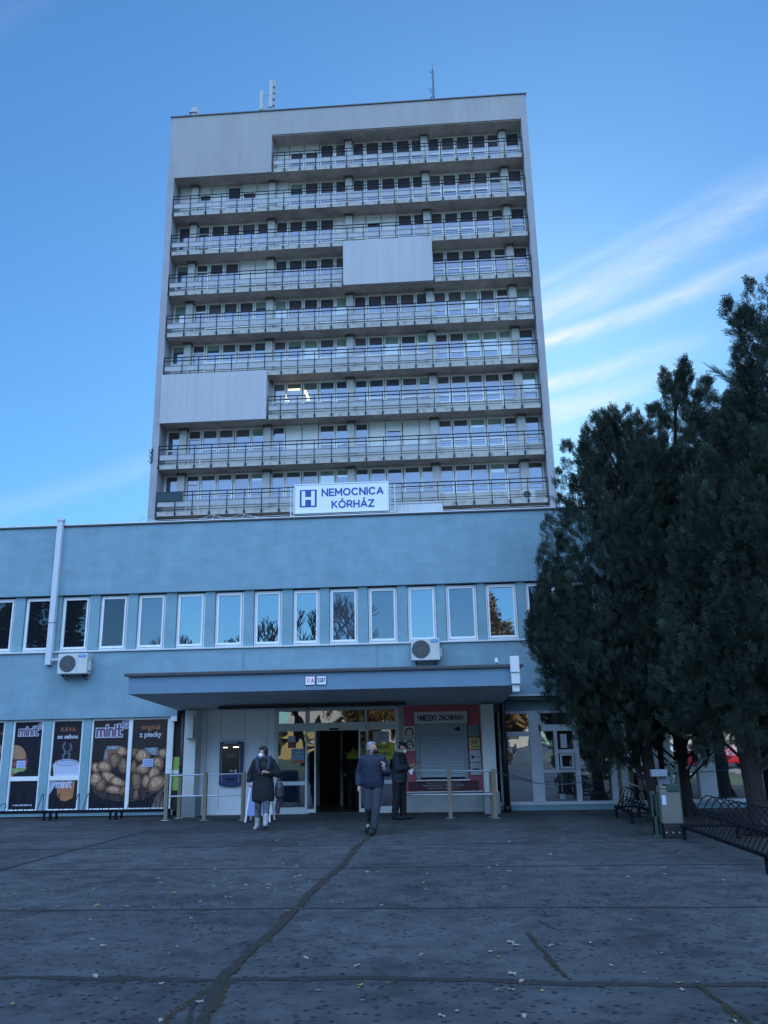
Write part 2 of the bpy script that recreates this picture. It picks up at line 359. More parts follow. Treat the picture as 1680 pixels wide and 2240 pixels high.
# ceiling strip lights seen through lit seventh-storey windows
lamp=mat('ceiling_tube',(1,.93,.7),.5,emit=((1,.86,.5),2.2))
b=MB(); zz=Z0[6]
b.box(-10.05,-9.2,TW-.0,TW+.02,zz+2.68,zz+2.78); b.build('ceiling_light',lamp,tower)
b=MB(); b.bar((-8.86,TW+.005,zz+2.62),(-8.60,TW+.005,zz+2.02),.03,.16,0,up=(1,0,0)); b.box(-8.72,-8.5,TW-.005,TW+.015,zz+1.86,zz+1.92); b.build('ceiling_light',lamp,tower)
b=MB(); b.bar((-10.28,TW+.005,zz+2.50),(-10.08,TW+.005,zz+2.0),.03,.08,0,up=(1,0,0)); b.box(-10.22,-10.0,TW-.005,TW+.015,zz+1.86,zz+1.92); b.build('ceiling_light',lamp,tower)
# railings
for r,z in enumerate(Z0):
    x0=-11.2 if r==0 else TXi0+.03
    spans=[(x0,TXi1-.03)]
    if r==3: spans=[(x0,-5.95),(.47,TXi1-.03)]
    if r==6: spans=[(-11.2,TXi1-.03)]
    yr=TY-.07
    for a,c in spans:
        b,p=MB(),MB()
        for h,w in ((1.63,.037),(1.38,.037),(.56,.018),(.40,.020)): b.tube((a,yr,z+h),(c,yr,z+h),w,w,6)
        b.tube((a,yr,z+1.0),(c,yr,z+1.0),.010,.010,4)
        xs=[x for x in [TXi0+.06]+[-17.29+1.166*i for i in range(21)]+[TXi1-.06] if a-.01<=x<=c+.01]
        if r in(3,): xs+=[a+.03,c-.03]
        if r in(0,6): xs.append(a+.03)
        for x in xs:
            b.box(x-.022,x+.022,yr-.03,yr+.02,z+.06,z+1.63)
            b.box(x-.045,x+.045,yr-.035,yr+.07,z+.04,z+.2)
        a2,c2=a+.06,min(c,COLX[3])
        xx=[x for x in sorted(set(xs+[a2,c2])) if a2-.05<=x<=c2+.05]
        for q,w in zip(xx[:-1],xx[1:]):
            if w-q>.2: p.box(q+.03,w-.03,yr+.03,yr+.05,z+.64,z+1.03)
        ro=b.build('balcony_railing',DARKM,tower)
        if p.f: p.build('infill_panel',INFILL,ro)
b=MB(); b.box(-18.6,-16.75,TY-.12,TY-.10,Z0[8]+1.0,Z0[8]+1.62); tag(b.build('cloth_screen',mat('dark_cloth',(.035,.06,.075),.9),tower),'dark cloth tied over the lowest left railing')
# ------------------------------------------------------------ low entrance wing
FY=22.0
low=thing('entrance_wing',(-4,22,0),'low two storey pale blue plastered wing with a row of tall narrow upper windows','building')
b=MB()
XL,XR=-34,10.6
b.box(XL,XR,FY,FY+.3,5.80,7.74)                      # upper wall
b.box(XL,XR,FY,FY+.3,2.95,4.22)                      # middle wall
b.box(XL,-6.98,FY,FY+.3,2.48,2.95); b.box(-6.98,1.30,FY,FY+.3,2.66,2.95); b.box(1.30,XR,FY,FY+.3,2.81,2.95)
b.box(XL,XR,FY+.3,45,2.70,7.70,1)                    # core above
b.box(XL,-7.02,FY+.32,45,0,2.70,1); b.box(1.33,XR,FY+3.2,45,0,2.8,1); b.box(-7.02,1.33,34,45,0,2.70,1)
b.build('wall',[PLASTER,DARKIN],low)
b=MB(); b.box(XL,XR,FY-.04,FY+.35,7.745,7.775,0); b.box(XL,XR,FY+.35,45,7.70,7.74,0); b.build('roof_edge',FLASH,low)
b=MB(); b.box(XL,XR,FY-.05,FY+.02,4.222,4.262); b.build('window_ledge',ALU,low)
b=MB()
x=XL
while x<XR: b.tube((x,FY-.02,7.785),(x,FY-.02,7.86),.008,n=5); b.tube((x,FY+.0,7.85),(x+1.0,FY+.0,7.84+random.random()*.03),.006,n=4); x+=1.0
b.box(XL,XR,FY-.03,FY+.03,7.788,7.812)
for xx in (-8.3,-6.25,-5.4): b.tube((xx,FY,7.8),(xx+.07,FY,7.95),.012,n=5); b.tube((xx,FY,7.95),(xx+.5,FY+.1,7.83),.006,n=4); b.tube((xx,FY,7.95),(xx-.45,FY+.1,7.83),.006,n=4)
b.build('lightning_conductor',ALU,low)
# upper windows
W1=[(-15.35,-14.53),(-14.35,-13.5),(-13.4,-12.6),(-12.5,-11.72),(-11.44,-10.64),(-10.39,-9.59),(-9.31,-8.52),(-8.25,-7.46),(-7.16,-6.36),(-6.09,-5.29),(-5.02,-4.24),(-3.95,-3.21),(-2.96,-2.17),(-1.91,-1.11),(-.85,-.07),(.18,1.02),(1.24,2.08),(2.30,3.12),(3.36,4.18),(4.42,5.24),(5.48,6.30),(6.54,7.36),(7.6,8.42),(8.66,9.48)]
K1="bbbbbbbsmmmmddmsmmdbbbbb"
prev=XL
for (x0,x1) in W1+[(XR,XR+1)]:
    MB().box(prev+.0,x0,FY+.07,FY+.3,4.24,5.82).build('window_pier',PLASTER2,low); prev=x1
def ring(b,x0,x1,z0,z1,w,y0,y1,m=0,wb=None):
    wb=wb or w
    b.box(x0,x0+w,y0,y1,z0,z1,m); b.box(x1-w,x1,y0,y1,z0,z1,m); b.box(x0+w,x1-w,y0,y1,z1-w,z1,m); b.box(x0+w,x1-w,y0,y1,z0,z0+wb,m)
for (x0,x1),k in zip(W1,K1):
    b=MB(); z0,z1=4.27,5.76
    ring(b,x0+.01,x1-.01,z0,z1,.045,FY+.13,FY+.22); 
    tilt=k=='s'
    yo=.0
    ring(b,x0+.06,x1-.06,z0+.05,z1-.05,.045,FY+.10,FY+.17,0,.06)
    b.box(x0-.01,x1+.01,FY+.02,FY+.14,z0-.03,z0-.004)
    fo=bevel(b.build('window',[WHITE],low),.006,1)
    g=MB(); y=FY+.14; xa,xb,za,zb=x0+.105,x1-.105,z0+.11,z1-.095
    g.quad((xa,y,za),(xb,y,za),(xb,y,zb),(xa,y,zb))
    tw=random.uniform(-.010,.010)
    g.v=[(v[0],v[1]+(tw if v[0]>xa+.01 else 0)+(tw*.7 if v[2]>za+.1 else 0),v[2]) for v in g.v]
    g.build('pane',{'b':G_BLK,'m':G_MIR,'d':G_MIR2,'s':G_MIR2}[k],fo)
# ground floor left : poster windows in piers
SH=[(-14.2,-13.3,0),(-13.05,-12.15,0),(-12.55,-11.66,0),(-11.45,-10.6,0),(-10.38,-9.52,0),(-9.30,-8.24,1),(-8.24,-7.20,1)]
SH=[s for s in SH if not(-13.1<s[0]<-13)]
b=MB(); prev=XL
for x0,x1,bg in SH:
    if x0-prev>.02: b.box(prev,x0,FY+.06,FY+.31,.0,2.55)
    prev=x1
b.build('shop_pier',PLASTER2,low)
b=MB()
b.box(XL,-6.98,FY-.02,FY+.12,.04,.13,1); b.box(XL,-6.98,FY-.05,FY+.12,.13,.155,0)
b.box(XL,-6.98,FY+.02,FY+.3,-.2,.04,2)
b.build('plinth',[ALU,PLASTER2,mat('plinth_brick',(.10,.06,.055),.9,.3,6)],low)
POST=[]
for n,(x0,x1,bg) in enumerate(SH):
    b=MB(); z0,z1=.16,2.47
    ring(b,x0,x1,z0,z1,.05,FY+.10,FY+.2)
    if not bg: b.box(x0+.05,x1-.05,FY+.10,FY+.2,.92,1.03)
    fo=b.build('shop_window',WHITE,low)
    POST.append((x0+.05,x1-.05,z0+.05,z1-.05,FY+.14))
    g=MB(); x0+=.05;x1-=.05; y=FY+.17
    g.quad((x0,y,z0),(x1,y,z0),(x1,y,z1),(x0,y,z1)); g.build('pane',G_BLK,fo)
# narrow glazed strip between last poster and the dark pipe
b=MB(); b.box(-7.20,-7.08,FY+.08,FY+.22,.16,2.47); b.box(-7.14,-6.98,FY-.01,FY+.05,2.36,2.48); b.box(-7.08,-6.90,FY+.12,FY+.2,1.03,1.12); b.build('shop_mullion',WHITE,low)
b=MB(); b.quad((-7.08,FY+.16,.1),(-6.86,FY+.16,.1),(-6.86,FY+.16,2.5),(-7.08,FY+.16,2.5)); b.build('side_pane',DARKIN,low)
b=MB(); b.quad((-7.07,FY+.150,1.12),(-6.88,FY+.150,1.12),(-6.88,FY+.150,1.45),(-7.07,FY+.150,1.45)); b.quad((-7.07,FY+.150,.62),(-6.88,FY+.150,.62),(-6.88,FY+.150,1.02),(-7.07,FY+.150,1.02)); b.build('green_sticker',mat('green_vinyl',(.30,.48,.10),.5),low)
# dark drain pipes beside the entrance pillars
for px in (-6.78,1.52):
    b=MB(); b.tube((px,FY-.02,0),(px,FY-.02,2.66),.075,n=12); b.tube((px,FY-.02,0),(px,FY-.02,.14),.10,n=12); b.tube((px,FY-.02,1.2),(px,FY-.02,1.26),.088,n=12)
    b.smooth=True
    b.build('drain_pipe',mat('pipe_black',(.016,.015,.02),.45),low)
# entrance pillars (white above, grey base)
PIL=mat('pillar_white',(.66,.68,.68),.7,.06,2,bump=.1,bs=20); PILB=mat('pillar_base',(.27,.30,.31),.8,.12,3)
b=MB(); b.box(-6.66,-6.36,FY-.33,FY+.2,.50,2.62,0); b.box(-6.69,-6.30,FY-.36,FY+.2,0,.50,1); b.build('pillar',[PIL,PILB],low)
b=MB(); b.box(.95,1.27,FY-.50,FY+.2,.50,2.60,0); b.box(.93,1.31,FY-.53,FY+.2,0,.50,1); b.build('pillar',[PIL,PILB],low)
b=MB(); b.box(-6.50,-6.38,FY-.55,FY-.34,1.92,2.50,0); b.box(-6.60,-6.50,FY-.50,FY-.34,1.92,2.50,0); b.build('cable_box',PIL,low)
# canopy: fascia with slightly falling soffit
CAN=mat('canopy_paint',(.135,.225,.31),.75,.05,1.2,bump=.1,bs=10); CANS=mat('canopy_soffit',(.52,.55,.58),.85,.12,1)
b=MB(); X0,X1,Y0=-6.90,1.66,18.2
zf=2.84; zr=2.62; zt=3.22
b.v+=[(X0,Y0,zf),(X1,Y0,zf),(X1-.14,FY+.2,zr),(X0-.05,FY+.2,zr),(X0,Y0,zt),(X1,Y0,zt),(X1,FY+.0,zt),(X0,FY+.0,zt)]
b.f+=[(0,1,5,4),(1,2,6,5),(2,3,7,6),(3,0,4,7),(4,5,6,7),(3,2,1,0)]; b.m+=[0,0,0,0,0,1]
can=b.build('canopy',[CAN,CANS],low)
b=MB(); b.box(X0-.07,X1+.07,Y0-.07,FY-.003,zt,zt+.05); 
b.tube((X0-.09,Y0-.03,zt+.035),(X1+.10,Y0-.03,zt+.035),.035,n=8); b.build('canopy_flashing',FLASH,can)
b=MB(); b.box(-5.6,-.9,20.9,21.15,2.60,2.66); b.build('soffit_gap',mat('soffit_dark',(.03,.03,.03),.9),can)
b=MB(); b.box(1.47,1.66,18.0,18.19,3.10,3.44); b.box(1.48,1.66,18.03,18.19,2.86,3.098); b.box(1.50,1.645,18.10,18.30,2.70,2.855); bevel(b.build('drain_box',mat('drain_white',(.66,.68,.68),.5),can),.008)
b=MB(); b.tube((1.20,18.35,3.22),(1.20,18.35,3.34),.014,n=6); b.box(1.17,1.23,18.31,18.39,3.34,3.44,1); b.build('beacon',[DARKM,WHITE],can)
for px,za in ((-5.27,3.22),(-1.69,3.24)):
    b=MB(); b.box(px-.015,px+.015,FY-.02,FY+.0,za,4.22); b.build('cable_trunk',PLASTER2,low)
# white clad wall with cash machine
CLAD=mat('white_cladding',(.80,.84,.88),.5,.04,1.5); SEAM=mat('seam',(.22,.25,.28),.8)
b=MB(); b.box(-6.36,-4.42,FY+.2,FY+.32,.0,2.70,0)
for x0,x1,z0,z1 in ((-5.84,-5.83,1.86,2.6),(-5.22,-5.21,0.1,2.6),(-5.86,-5.85,.12,.66),(-5.86,-5.22,.655,.662),(-5.84,-5.22,1.86,1.867),(-6.22,-6.21,.05,2.6),(-4.62,-4.614,.05,2.6),(-6.1,-5.95,2.14,2.146)): b.box(x0,x1,FY+.196,FY+.2,z0,z1,1)
b.box(-6.3,-4.42,FY+.17,FY+.2,0,.03,2)
b.build('clad_wall',[CLAD,SEAM,WHITE],low)
# sliding door front
b=MB(); GY=FY+.2
def post(x0,x1,z0=0,z1=2.60,y0=GY-.03,y1=GY+.06): b.box(x0,x1,y0,y1,z0,z1)
post(-4.42,-4.32); post(-3.60,-3.50); post(-2.04+.0,-1.98); post(-1.25,-1.15)
b.box(-4.32,-3.60,GY-.03,GY+.06,2.55,2.66); b.box(-3.50,-2.04,GY-.03,GY+.06,2.55,2.66); b.box(-1.98,-1.25,GY-.03,GY+.06,2.55,2.66)
b.box(-3.50,-2.04,GY-.10,GY+.06,2.04,2.24); b.box(-4.32,-3.60,GY-.03,GY+.06,2.04,2.24); b.box(-1.98,-1.25,GY-.03,GY+.06,2.04,2.24)
for a,c in ((-4.32,-3.60),(-1.98,-1.25)): b.box(a,c,GY-.03,GY+.06,.70,.79); b.box(a,c,GY-.03,GY+.06,.0,.16)
fr=b.build('door_front',mat('door_frame',(.56,.62,.62),.45),low)
g=MB()
for a,c in ((-4.32,-3.60),(-1.98,-1.25)):
    for z0,z1 in ((.16,.70),(.79,2.04),(2.24,2.55)): g.quad((a,GY+.02,z0),(c,GY+.02,z0),(c,GY+.02,z1),(a,GY+.02,z1))
g.quad((-3.50,GY+.02,2.24),(-2.04,GY+.02,2.24),(-2.04,GY+.02,2.55),(-3.50,GY+.02,2.55)); g.build('pane',G_SEE,fr)
for x0,x1 in ((-3.58,-3.31),(-2.20,-1.95)):
    b=MB(); ring(b,x0,x1,.03,2.05,.04,GY-.09,GY-.05,0,.09); lf=b.build('sliding_door',mat('leaf_alu',(.6,.64,.65),.4),low)
    g=MB(); g.quad((x0+.04,GY-.07,.12),(x1-.04,GY-.07,.12),(x1-.04,GY-.07,2.01),(x0+.04,GY-.07,2.01)); g.build('pane',G_SEE,lf)
b=MB(); b.box(-2.96,-2.72,GY-.14,GY-.10,2.055,2.10); bevel(b.build('door_sensor',DARKM,low),.01)
# lobby interior
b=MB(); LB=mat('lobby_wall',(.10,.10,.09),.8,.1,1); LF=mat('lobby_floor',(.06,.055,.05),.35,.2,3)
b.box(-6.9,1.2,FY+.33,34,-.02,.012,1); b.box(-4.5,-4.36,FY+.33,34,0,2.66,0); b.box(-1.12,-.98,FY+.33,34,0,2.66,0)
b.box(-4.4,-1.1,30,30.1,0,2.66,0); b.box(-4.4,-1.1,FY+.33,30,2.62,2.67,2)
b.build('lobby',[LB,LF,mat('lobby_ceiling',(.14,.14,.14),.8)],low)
b=MB()
for a,c in ((-3.72,-3.62),(-3.02,-2.94),(-1.9,-1.8)): b.box(a,c,24.9,24.98,0,2.3)
b.box(-4.36,-1.12,24.9,24.98,2.2,2.6); b.build('inner_door_frame',mat('inner_frame',(.30,.31,.30),.5),low)
b=MB()
for x,y in ((-2.95,26.6),(-2.55,26.9),(-3.9,26.0)): b.tube((x,y,2.60),(x,y,2.615),.06,n=10)
b.build('ceiling_light',mat('downlight',(1,1,1),.5,emit=((1,.95,.85),2.5)),low)
# rescue hatch wall
PINK=mat('pink_render',(.46,.12,.16),.8,.06,2)
b=MB(); b.box(-1.15,1.0,FY+.2,FY+.33,.48,2.70,1); b.box(-1.15,1.0,FY+.17,FY+.33,0,.48,0); b.box(-1.15,-1.02,FY+.185,FY+.2,.48,2.70,0); b.box(-1.0,1.03,FY+.1,FY+.2,.475,.50,2)
b.build('hatch_wall',[mat('grey_render',(.34,.37,.37),.8,.12,3),PINK,WHITE],low)
# right hand glazing
b=MB(); RF=FY+.3
RW=mat('frame_right',(.50,.56,.62),.5,.05,2)
b.box(1.33,XR,FY-.02,FY+.02,2.80,2.835); b.box(1.33,XR,FY+.02,RF+.02,2.70,2.80,1)
b.box(1.33,XR,RF-.02,RF+.1,2.42,2.72,2)
b.box(1.33,XR,RF-.04,RF+.1,.13,.20); b.box(1.33,XR,RF-.02,RF+.2,0,.13,2)
def c_(x0,x1,z0=.2,z1=2.42,d=.03): b.box(x0,x1,RF-d,RF+.1,z0,z1)
c_(1.40,1.46); c_(2.20,2.44,.2,2.42,.06); c_(3.31,3.43); c_(4.20,4.63,.2,2.42,.1); c_(5.28,5.70,.2,2.42,.1); c_(6.34,6.75,.2,2.42,.1); c_(7.9,8.3,.2,2.42,.1); c_(9.5,9.9)
b.box(1.46,2.20,RF-.03,RF+.1,1.80,1.92); b.box(2.44,3.31,RF-.03,RF+.1,1.92,2.08); b.box(2.44,2.50,RF-.03,RF+.1,.2,2.42); b.box(1.46,3.31,RF-.03,RF+.1,2.37,2.43)
b.box(2.44,3.31,RF-.031,RF+.1,.90,.97); b.box(2.82,2.90,RF-.03,RF+.1,.97,1.92); b.box(2.90,3.31,RF-.03,RF+.1,1.37,1.46); 
b.box(4.63,5.28,RF-.03,RF+.1,.87,.98); b.box(5.70,6.34,RF-.03,RF+.1,.87,.98)
b.build('glazing_frame',[RW,FLASH,PLASTER2],low)
b=MB(); ring(b,2.93,3.28,.99,1.36,.05,RF-.07,RF-.035); b.box(2.72,2.80,RF-.06,RF-.03,.98,1.0); b.build('serving_hatch',RW,low)
g=MB(); g.quad((1.4,RF+.05,.2),(XR,RF+.05,.2),(XR,RF+.05,2.42),(1.4,RF+.05,2.42)); g.build('pane',glass('glass_right',(.035,.04,.045),.45,(.95,.97,1),.006,wob=.12),low)
g=MB(); g.quad((2.98,RF-.01,1.50),(3.14,RF-.01,1.50),(3.14,RF-.01,1.84),(2.98,RF-.01,1.84)); g.build('paper_notice',mat('paper',(.5,.55,.62),.7),low)
g=MB(); g.quad((2.86,RF-.01,.26),(3.0,RF-.01,.26),(3.0,RF-.01,.38),(2.86,RF-.01,.38)); g.build('paper_notice',mat('paper2',(.3,.33,.36),.7),low)
# ------------------------------------------------------------ ground
def ground_mat():
    m=bpy.data.materials.new('paving'); m.use_nodes=True; nt=m.node_tree; N=nt.nodes; L=nt.links; b=N['Principled BSDF']
    b.inputs['Roughness'].default_value=.88; b.inputs['Specular IOR Level'].default_value=.25
    tc=N.new('ShaderNodeTexCoord')
    def noise(s,d,r=.6):
        n=N.new('ShaderNodeTexNoise'); n.inputs['Scale'].default_value=s; n.inputs['Detail'].default_value=d; n.inputs['Roughness'].default_value=r; L.new(tc.outputs['Object'],n.inputs['Vector']); return n.outputs[0]
    def ramp(i,p0,p1,c0,c1):
        r=N.new('ShaderNodeValToRGB'); L.new(i,r.inputs[0]); r.color_ramp.elements[0].position=p0; r.color_ramp.elements[1].position=p1; r.color_ramp.elements[0].color=(*c0,1); r.color_ramp.elements[1].color=(*c1,1); return r.outputs[0]
    def mul(a,b_,f=1):
        x=N.new('ShaderNodeMixRGB'); x.blend_type='MULTIPLY'; x.inputs[0].default_value=f; L.new(a,x.inputs[1]); L.new(b_,x.inputs[2]); return x.outputs[0]
    c=ramp(noise(.45,6),.3,.7,(.042,.046,.050),(.072,.079,.086))
    c=mul(c,ramp(noise(3.2,5),.35,.65,(.78,.78,.8),(1.15,1.15,1.12)))
    # pitted surface: dark pits
    vo=N.new('ShaderNodeTexVoronoi'); vo.inputs['Scale'].default_value=11; vo.inputs['Randomness'].default_value=1; L.new(tc.outputs['Object'],vo.inputs['Vector'])
    pit=ramp(vo.outputs['Distance'],.19,.30,(.25,.25,.27),(1,1,1))
    pm=ramp(noise(1.1,4),.30,.48,(0,0,0),(1,1,1))
    mx=N.new('ShaderNodeMixRGB'); L.new(pm,mx.inputs[0]); mx.inputs[1].default_value=(1,1,1,1); L.new(pit,mx.inputs[2])
    c=mul(c,mx.outputs[0])
    # per slab tone
    sp_=N.new('ShaderNodeSeparateXYZ'); L.new(tc.outputs['Object'],sp_.inputs[0])
    def fl(o,dv,off):
        a=N.new('ShaderNodeMath'); a.operation='MULTIPLY_ADD'; L.new(o,a.inputs[0]); a.inputs[1].default_value=1/dv; a.inputs[2].default_value=off
        f=N.new('ShaderNodeMath'); f.operation='FLOOR'; L.new(a.outputs[0],f.inputs[0]); return f.outputs[0]
    cb=N.new('ShaderNodeCombineXYZ'); L.new(fl(sp_.outputs[0],4.93,.34),cb.inputs[0]); L.new(fl(sp_.outputs[1],2.86,-2.40),cb.inputs[1])
    wn=N.new('ShaderNodeTexWhiteNoise'); L.new(cb.outputs[0],wn.inputs['Vector']); c=mul(c,ramp(wn.outputs['Value'],0,1,(.86,.85,.87),(1.12,1.12,1.10)))
    c=mul(c,ramp(noise(.8,7,.7),.38,.5,(.72,.69,.70),(1,1,1)))
    c=mul(c,ramp(noise(7,6,.75),.36,.46,(.70,.70,.72),(1,1,1)))
    sp=ramp(noise(60,3),.62,.70,(1,1,1),(1.7,1.7,1.65)); c=mul(c,sp,.8)
    sd2=ramp(noise(28,3,.7),.28,.42,(.5,.5,.52),(1,1,1)); c=mul(c,sd2,.8)
    L.new(c,b.inputs['Base Color'])
    bp=N.new('ShaderNodeBump'); bp.inputs['Strength'].default_value=.5; bp.inputs['Distance'].default_value=.012; L.new(noise(40,5),bp.inputs['Height']); L.new(bp.outputs[0],b.inputs['Normal'])
    return m
b=MB(); b.quad((-900,-900,0),(900,-900,0),(900,900,0),(-900,900,0)); tag(b.build('ground',ground_mat()),kind='structure')
b=MB(); b.quad((4.75,7,.008),(10.6,7,.008),(10.6,21.9,.008),(4.75,21.9,.008)); tag(b.build('shaded_soil',mat('shaded_soil_bed',(.018,.015,.012),.95,c2=(.035,.03,.018),vs=3,bump=1,bs=30)),kind='structure')  # dark earth sheet, its colour deepens the shade under the trees
JM=mat('joint_dirt',(.013,.012,.011),.95,.4,20); MOSS=mat('moss',(.030,.034,.014),.95,c2=(.030,.022,.017),vs=9,bump=.6,bs=60)
def strip(name,pts,w,m,z=.004,jit=.3,step=.05,kind='structure'):
    b=MB(); L_=[];R_=[]
    P=[Vector((*p,0)) for p in pts]; wob=random.random()*50
    for a,c in zip(P[:-1],P[1:]):
        n=max(1,int((c-a).length/step)); d=(c-a).normalized(); s=Vector((-d.y,d.x,0))
        for i in range(n):
            p=a.lerp(c,i/n); t=p.x*3.1+p.y*2.3+wob
            off=s*(w*.6*jit*math.sin(t*.7)+w*.22*jit*math.sin(t*2.3)+random.uniform(-1,1)*w*.06*jit)
            ww=w*max(.25,1+jit*(.35*math.sin(t*1.3)+.25*math.sin(t*4.1)+random.uniform(-.35,.35)))
            L_.append(p+off+s*ww/2); R_.append(p+off-s*ww/2)
    for i in range(len(L_)-1): b.quad(R_[i][:2]+(z,),R_[i+1][:2]+(z,),L_[i+1][:2]+(z,),L_[i][:2]+(z,))
    b.v=[(v[0],v[1],z) for v in b.v]
    return tag(b.build(name,m),kind=kind)
strip('paving_joint',[(-20,6.93),(-1,6.90),(2.2,6.70),(12,6.5)],.10,JM,.004,.55)
strip('paving_joint',[(-20,9.5),(-1.4,9.65),(3.3,9.56),(12,9.5)],.042,JM,.004,.5)
strip('paving_joint',[(-22,12.8),(-1.8,12.65),(1.7,12.62),(12,12.6)],.042,JM,.004,.5)
strip('paving_joint',[(-24,15.1),(-1.1,15.34),(3.3,15.33),(9,15.3)],.036,JM,.004,.5)
strip('paving_joint',[(-24,18.46),(-7,18.46)],.042,JM,.004,.5)
strip('paving_joint',[(-6.30,18.6),(-6.52,15.1),(-6.56,12.9),(-6.7,9.6),(-6.7,3)],.04,JM,.008,.5)
strip('paving_joint',[(-1.5,17.2),(-1.56,12.6),(-1.67,9.55),(-1.72,6.92),(-1.60,5.5)],.085,JM,.0095,.5)
def clumps(name,pts,w,n,m,seed,hmax=.016,smin=.006,smax=.022):
    g=random.Random(seed); b=MB(); P=[Vector((*p,0)) for p in pts]; Ls=[(q-p).length for p,q in zip(P[:-1],P[1:])]; T=sum(Ls)
    for _ in range(n):
        d=g.uniform(0,T); i=0
        while d>Ls[i] and i<len(Ls)-1: d-=Ls[i]; i+=1
        p=P[i].lerp(P[i+1],d/Ls[i]); t=p.y*1.9; c=p+Vector((.02*math.sin(t*2.1)+.012*math.sin(t*7)+g.gauss(0,w*(.55+.35*math.sin(t*3.3))),g.gauss(0,w*.6),0)); r=g.uniform(smin,smax); h=g.uniform(.004,hmax)
        if i==0 and len(pts)==2 and abs(P[1].y-P[0].y)<1: c=p+Vector((0,g.gauss(0,w),0))
        k=5; a0=g.uniform(0,6.3); ring_=[(c.x+r*g.uniform(.7,1.3)*math.cos(a0+6.283*j/k),c.y+r*g.uniform(.7,1.3)*math.sin(a0+6.283*j/k),.0035) for j in range(k)]
        top=(c.x,c.y,h)
        for j in range(k): b.poly([ring_[j],ring_[(j+1)%k],top])
    return tag(b.build(name,m),kind='stuff')
MOSS2=mat('moss_tufts',(.020,.024,.009),.95,c2=(.040,.027,.016),vs=7,mask=(.42,.58))
clumps('moss',[(-1.5,17.0),(-1.56,12.6),(-1.67,9.55),(-1.72,6.92)],.024,2600,MOSS2,3)
clumps('moss',[(-1.72,6.92),(-1.60,6.1),(-1.45,5.2)],.024,700,MOSS2,4,smax=.016)
clumps('moss',[(-1.72,6.92),(-1.84,6.2),(-1.8,5.2)],.022,380,MOSS2,5,smax=.014)
clumps('joint_grit',[(-6,6.93),(5,6.62)],.04,900,mat('grit',(.020,.018,.018),.9,c2=(.05,.05,.05),vs=40),6,hmax=.009,smin=.004,smax=.012)
clumps('moss',[(.69,8.4),(.72,8.0),(.79,7.5),(.80,7.2),(.85,6.87)],.012,260,MOSS2,7,smax=.012)
clumps('moss',[(1.72,6.70),(1.76,6.3),(1.79,6.0),(1.9,5)],.018,380,MOSS2,8,smax=.014)
strip('crack',[(-1.72,6.92),(-1.80,6.5),(-1.77,6.2),(-1.68,5.8),(-1.7,5)],.03,JM,.009,1)
strip('crack',[(.69,8.4),(.72,8.0),(.79,7.5),(.80,7.2),(.85,6.87)],.016,JM,.009,.8)
strip('crack',[(1.72,6.70),(1.76,6.3),(1.79,6.0),(1.82,5.6),(1.9,5)],.03,JM,.009,.8)
strip('crack',[(.95,9.6),(.97,9.2),(.86,8.9),(.93,8.7),(1.0,8.5)],.012,JM,.009,1)
# ------------------------------------------------------------ block lettering drawn as strokes
def _arc(cx,cy,rx,ry,a0,a1,n=14): return [(cx+rx*math.cos(R(a0+(a1-a0)*i/n)),cy+ry*math.sin(R(a0+(a1-a0)*i/n))) for i in range(n+1)]
GLY={'N':(.80,[[(0,0),(0,1),(.80,0),(.80,1)]]),'E':(.62,[[(.62,1),(0,1),(0,0),(.62,0)],[(0,.5),(.55,.5)]]),'M':(.95,[[(0,0),(0,1),(.475,.25),(.95,1),(.95,0)]]),
 'O':(.98,[_arc(.49,.5,.49,.5,0,360,24)]),'C':(.90,[_arc(.49,.5,.49,.5,42,318,18)]),'I':(.0,[[(0,0),(0,1)]]),'A':(.90,[[(0,0),(.45,1),(.90,0)],[(.16,.30),(.74,.30)]]),
 'K':(.72,[[(0,0),(0,1)],[(.70,1),(.02,.42)],[(.22,.60),(.74,0)]]),'R':(.70,[[(0,0),(0,1),(.38,1)]+_arc(.38,.72,.30,.28,90,-90,10)+[(0,.44)],[(.36,.44),(.72,0)]]),
 'H':(.76,[[(0,0),(0,1)],[(.76,0),(.76,1)],[(0,.5),(.76,.5)]]),'Z':(.70,[[(0,1),(.70,1),(0,0),(.72,0)]]),'D':(.76,[[(0,0),(0,1),(.30,1)]+_arc(.30,.5,.46,.5,90,-90,12)+[(0,0)]]),'Y':(.80,[[(0,1),(.40,.48),(.80,1)],[(.40,.48),(.40,0)]])}
GLY.update({'n':(.42,[[(0,0),(0,.6)],[(0,.48),(.12,.6),(.30,.6),(.42,.48),(.42,0)]]),'i':(.0,[[(0,0),(0,.6)],[(0,.80),(0,.88)]]),'t':(.42,[[(.14,.95),(.14,.12),(.25,0),(.42,0)],[(-.02,.62),(.42,.62)]]),
 'm':(.84,[[(0,0),(0,.6)],[(0,.48),(.12,.6),(.30,.6),(.42,.48),(.42,0)],[(.42,.48),(.54,.6),(.72,.6),(.84,.48),(.84,0)]])})
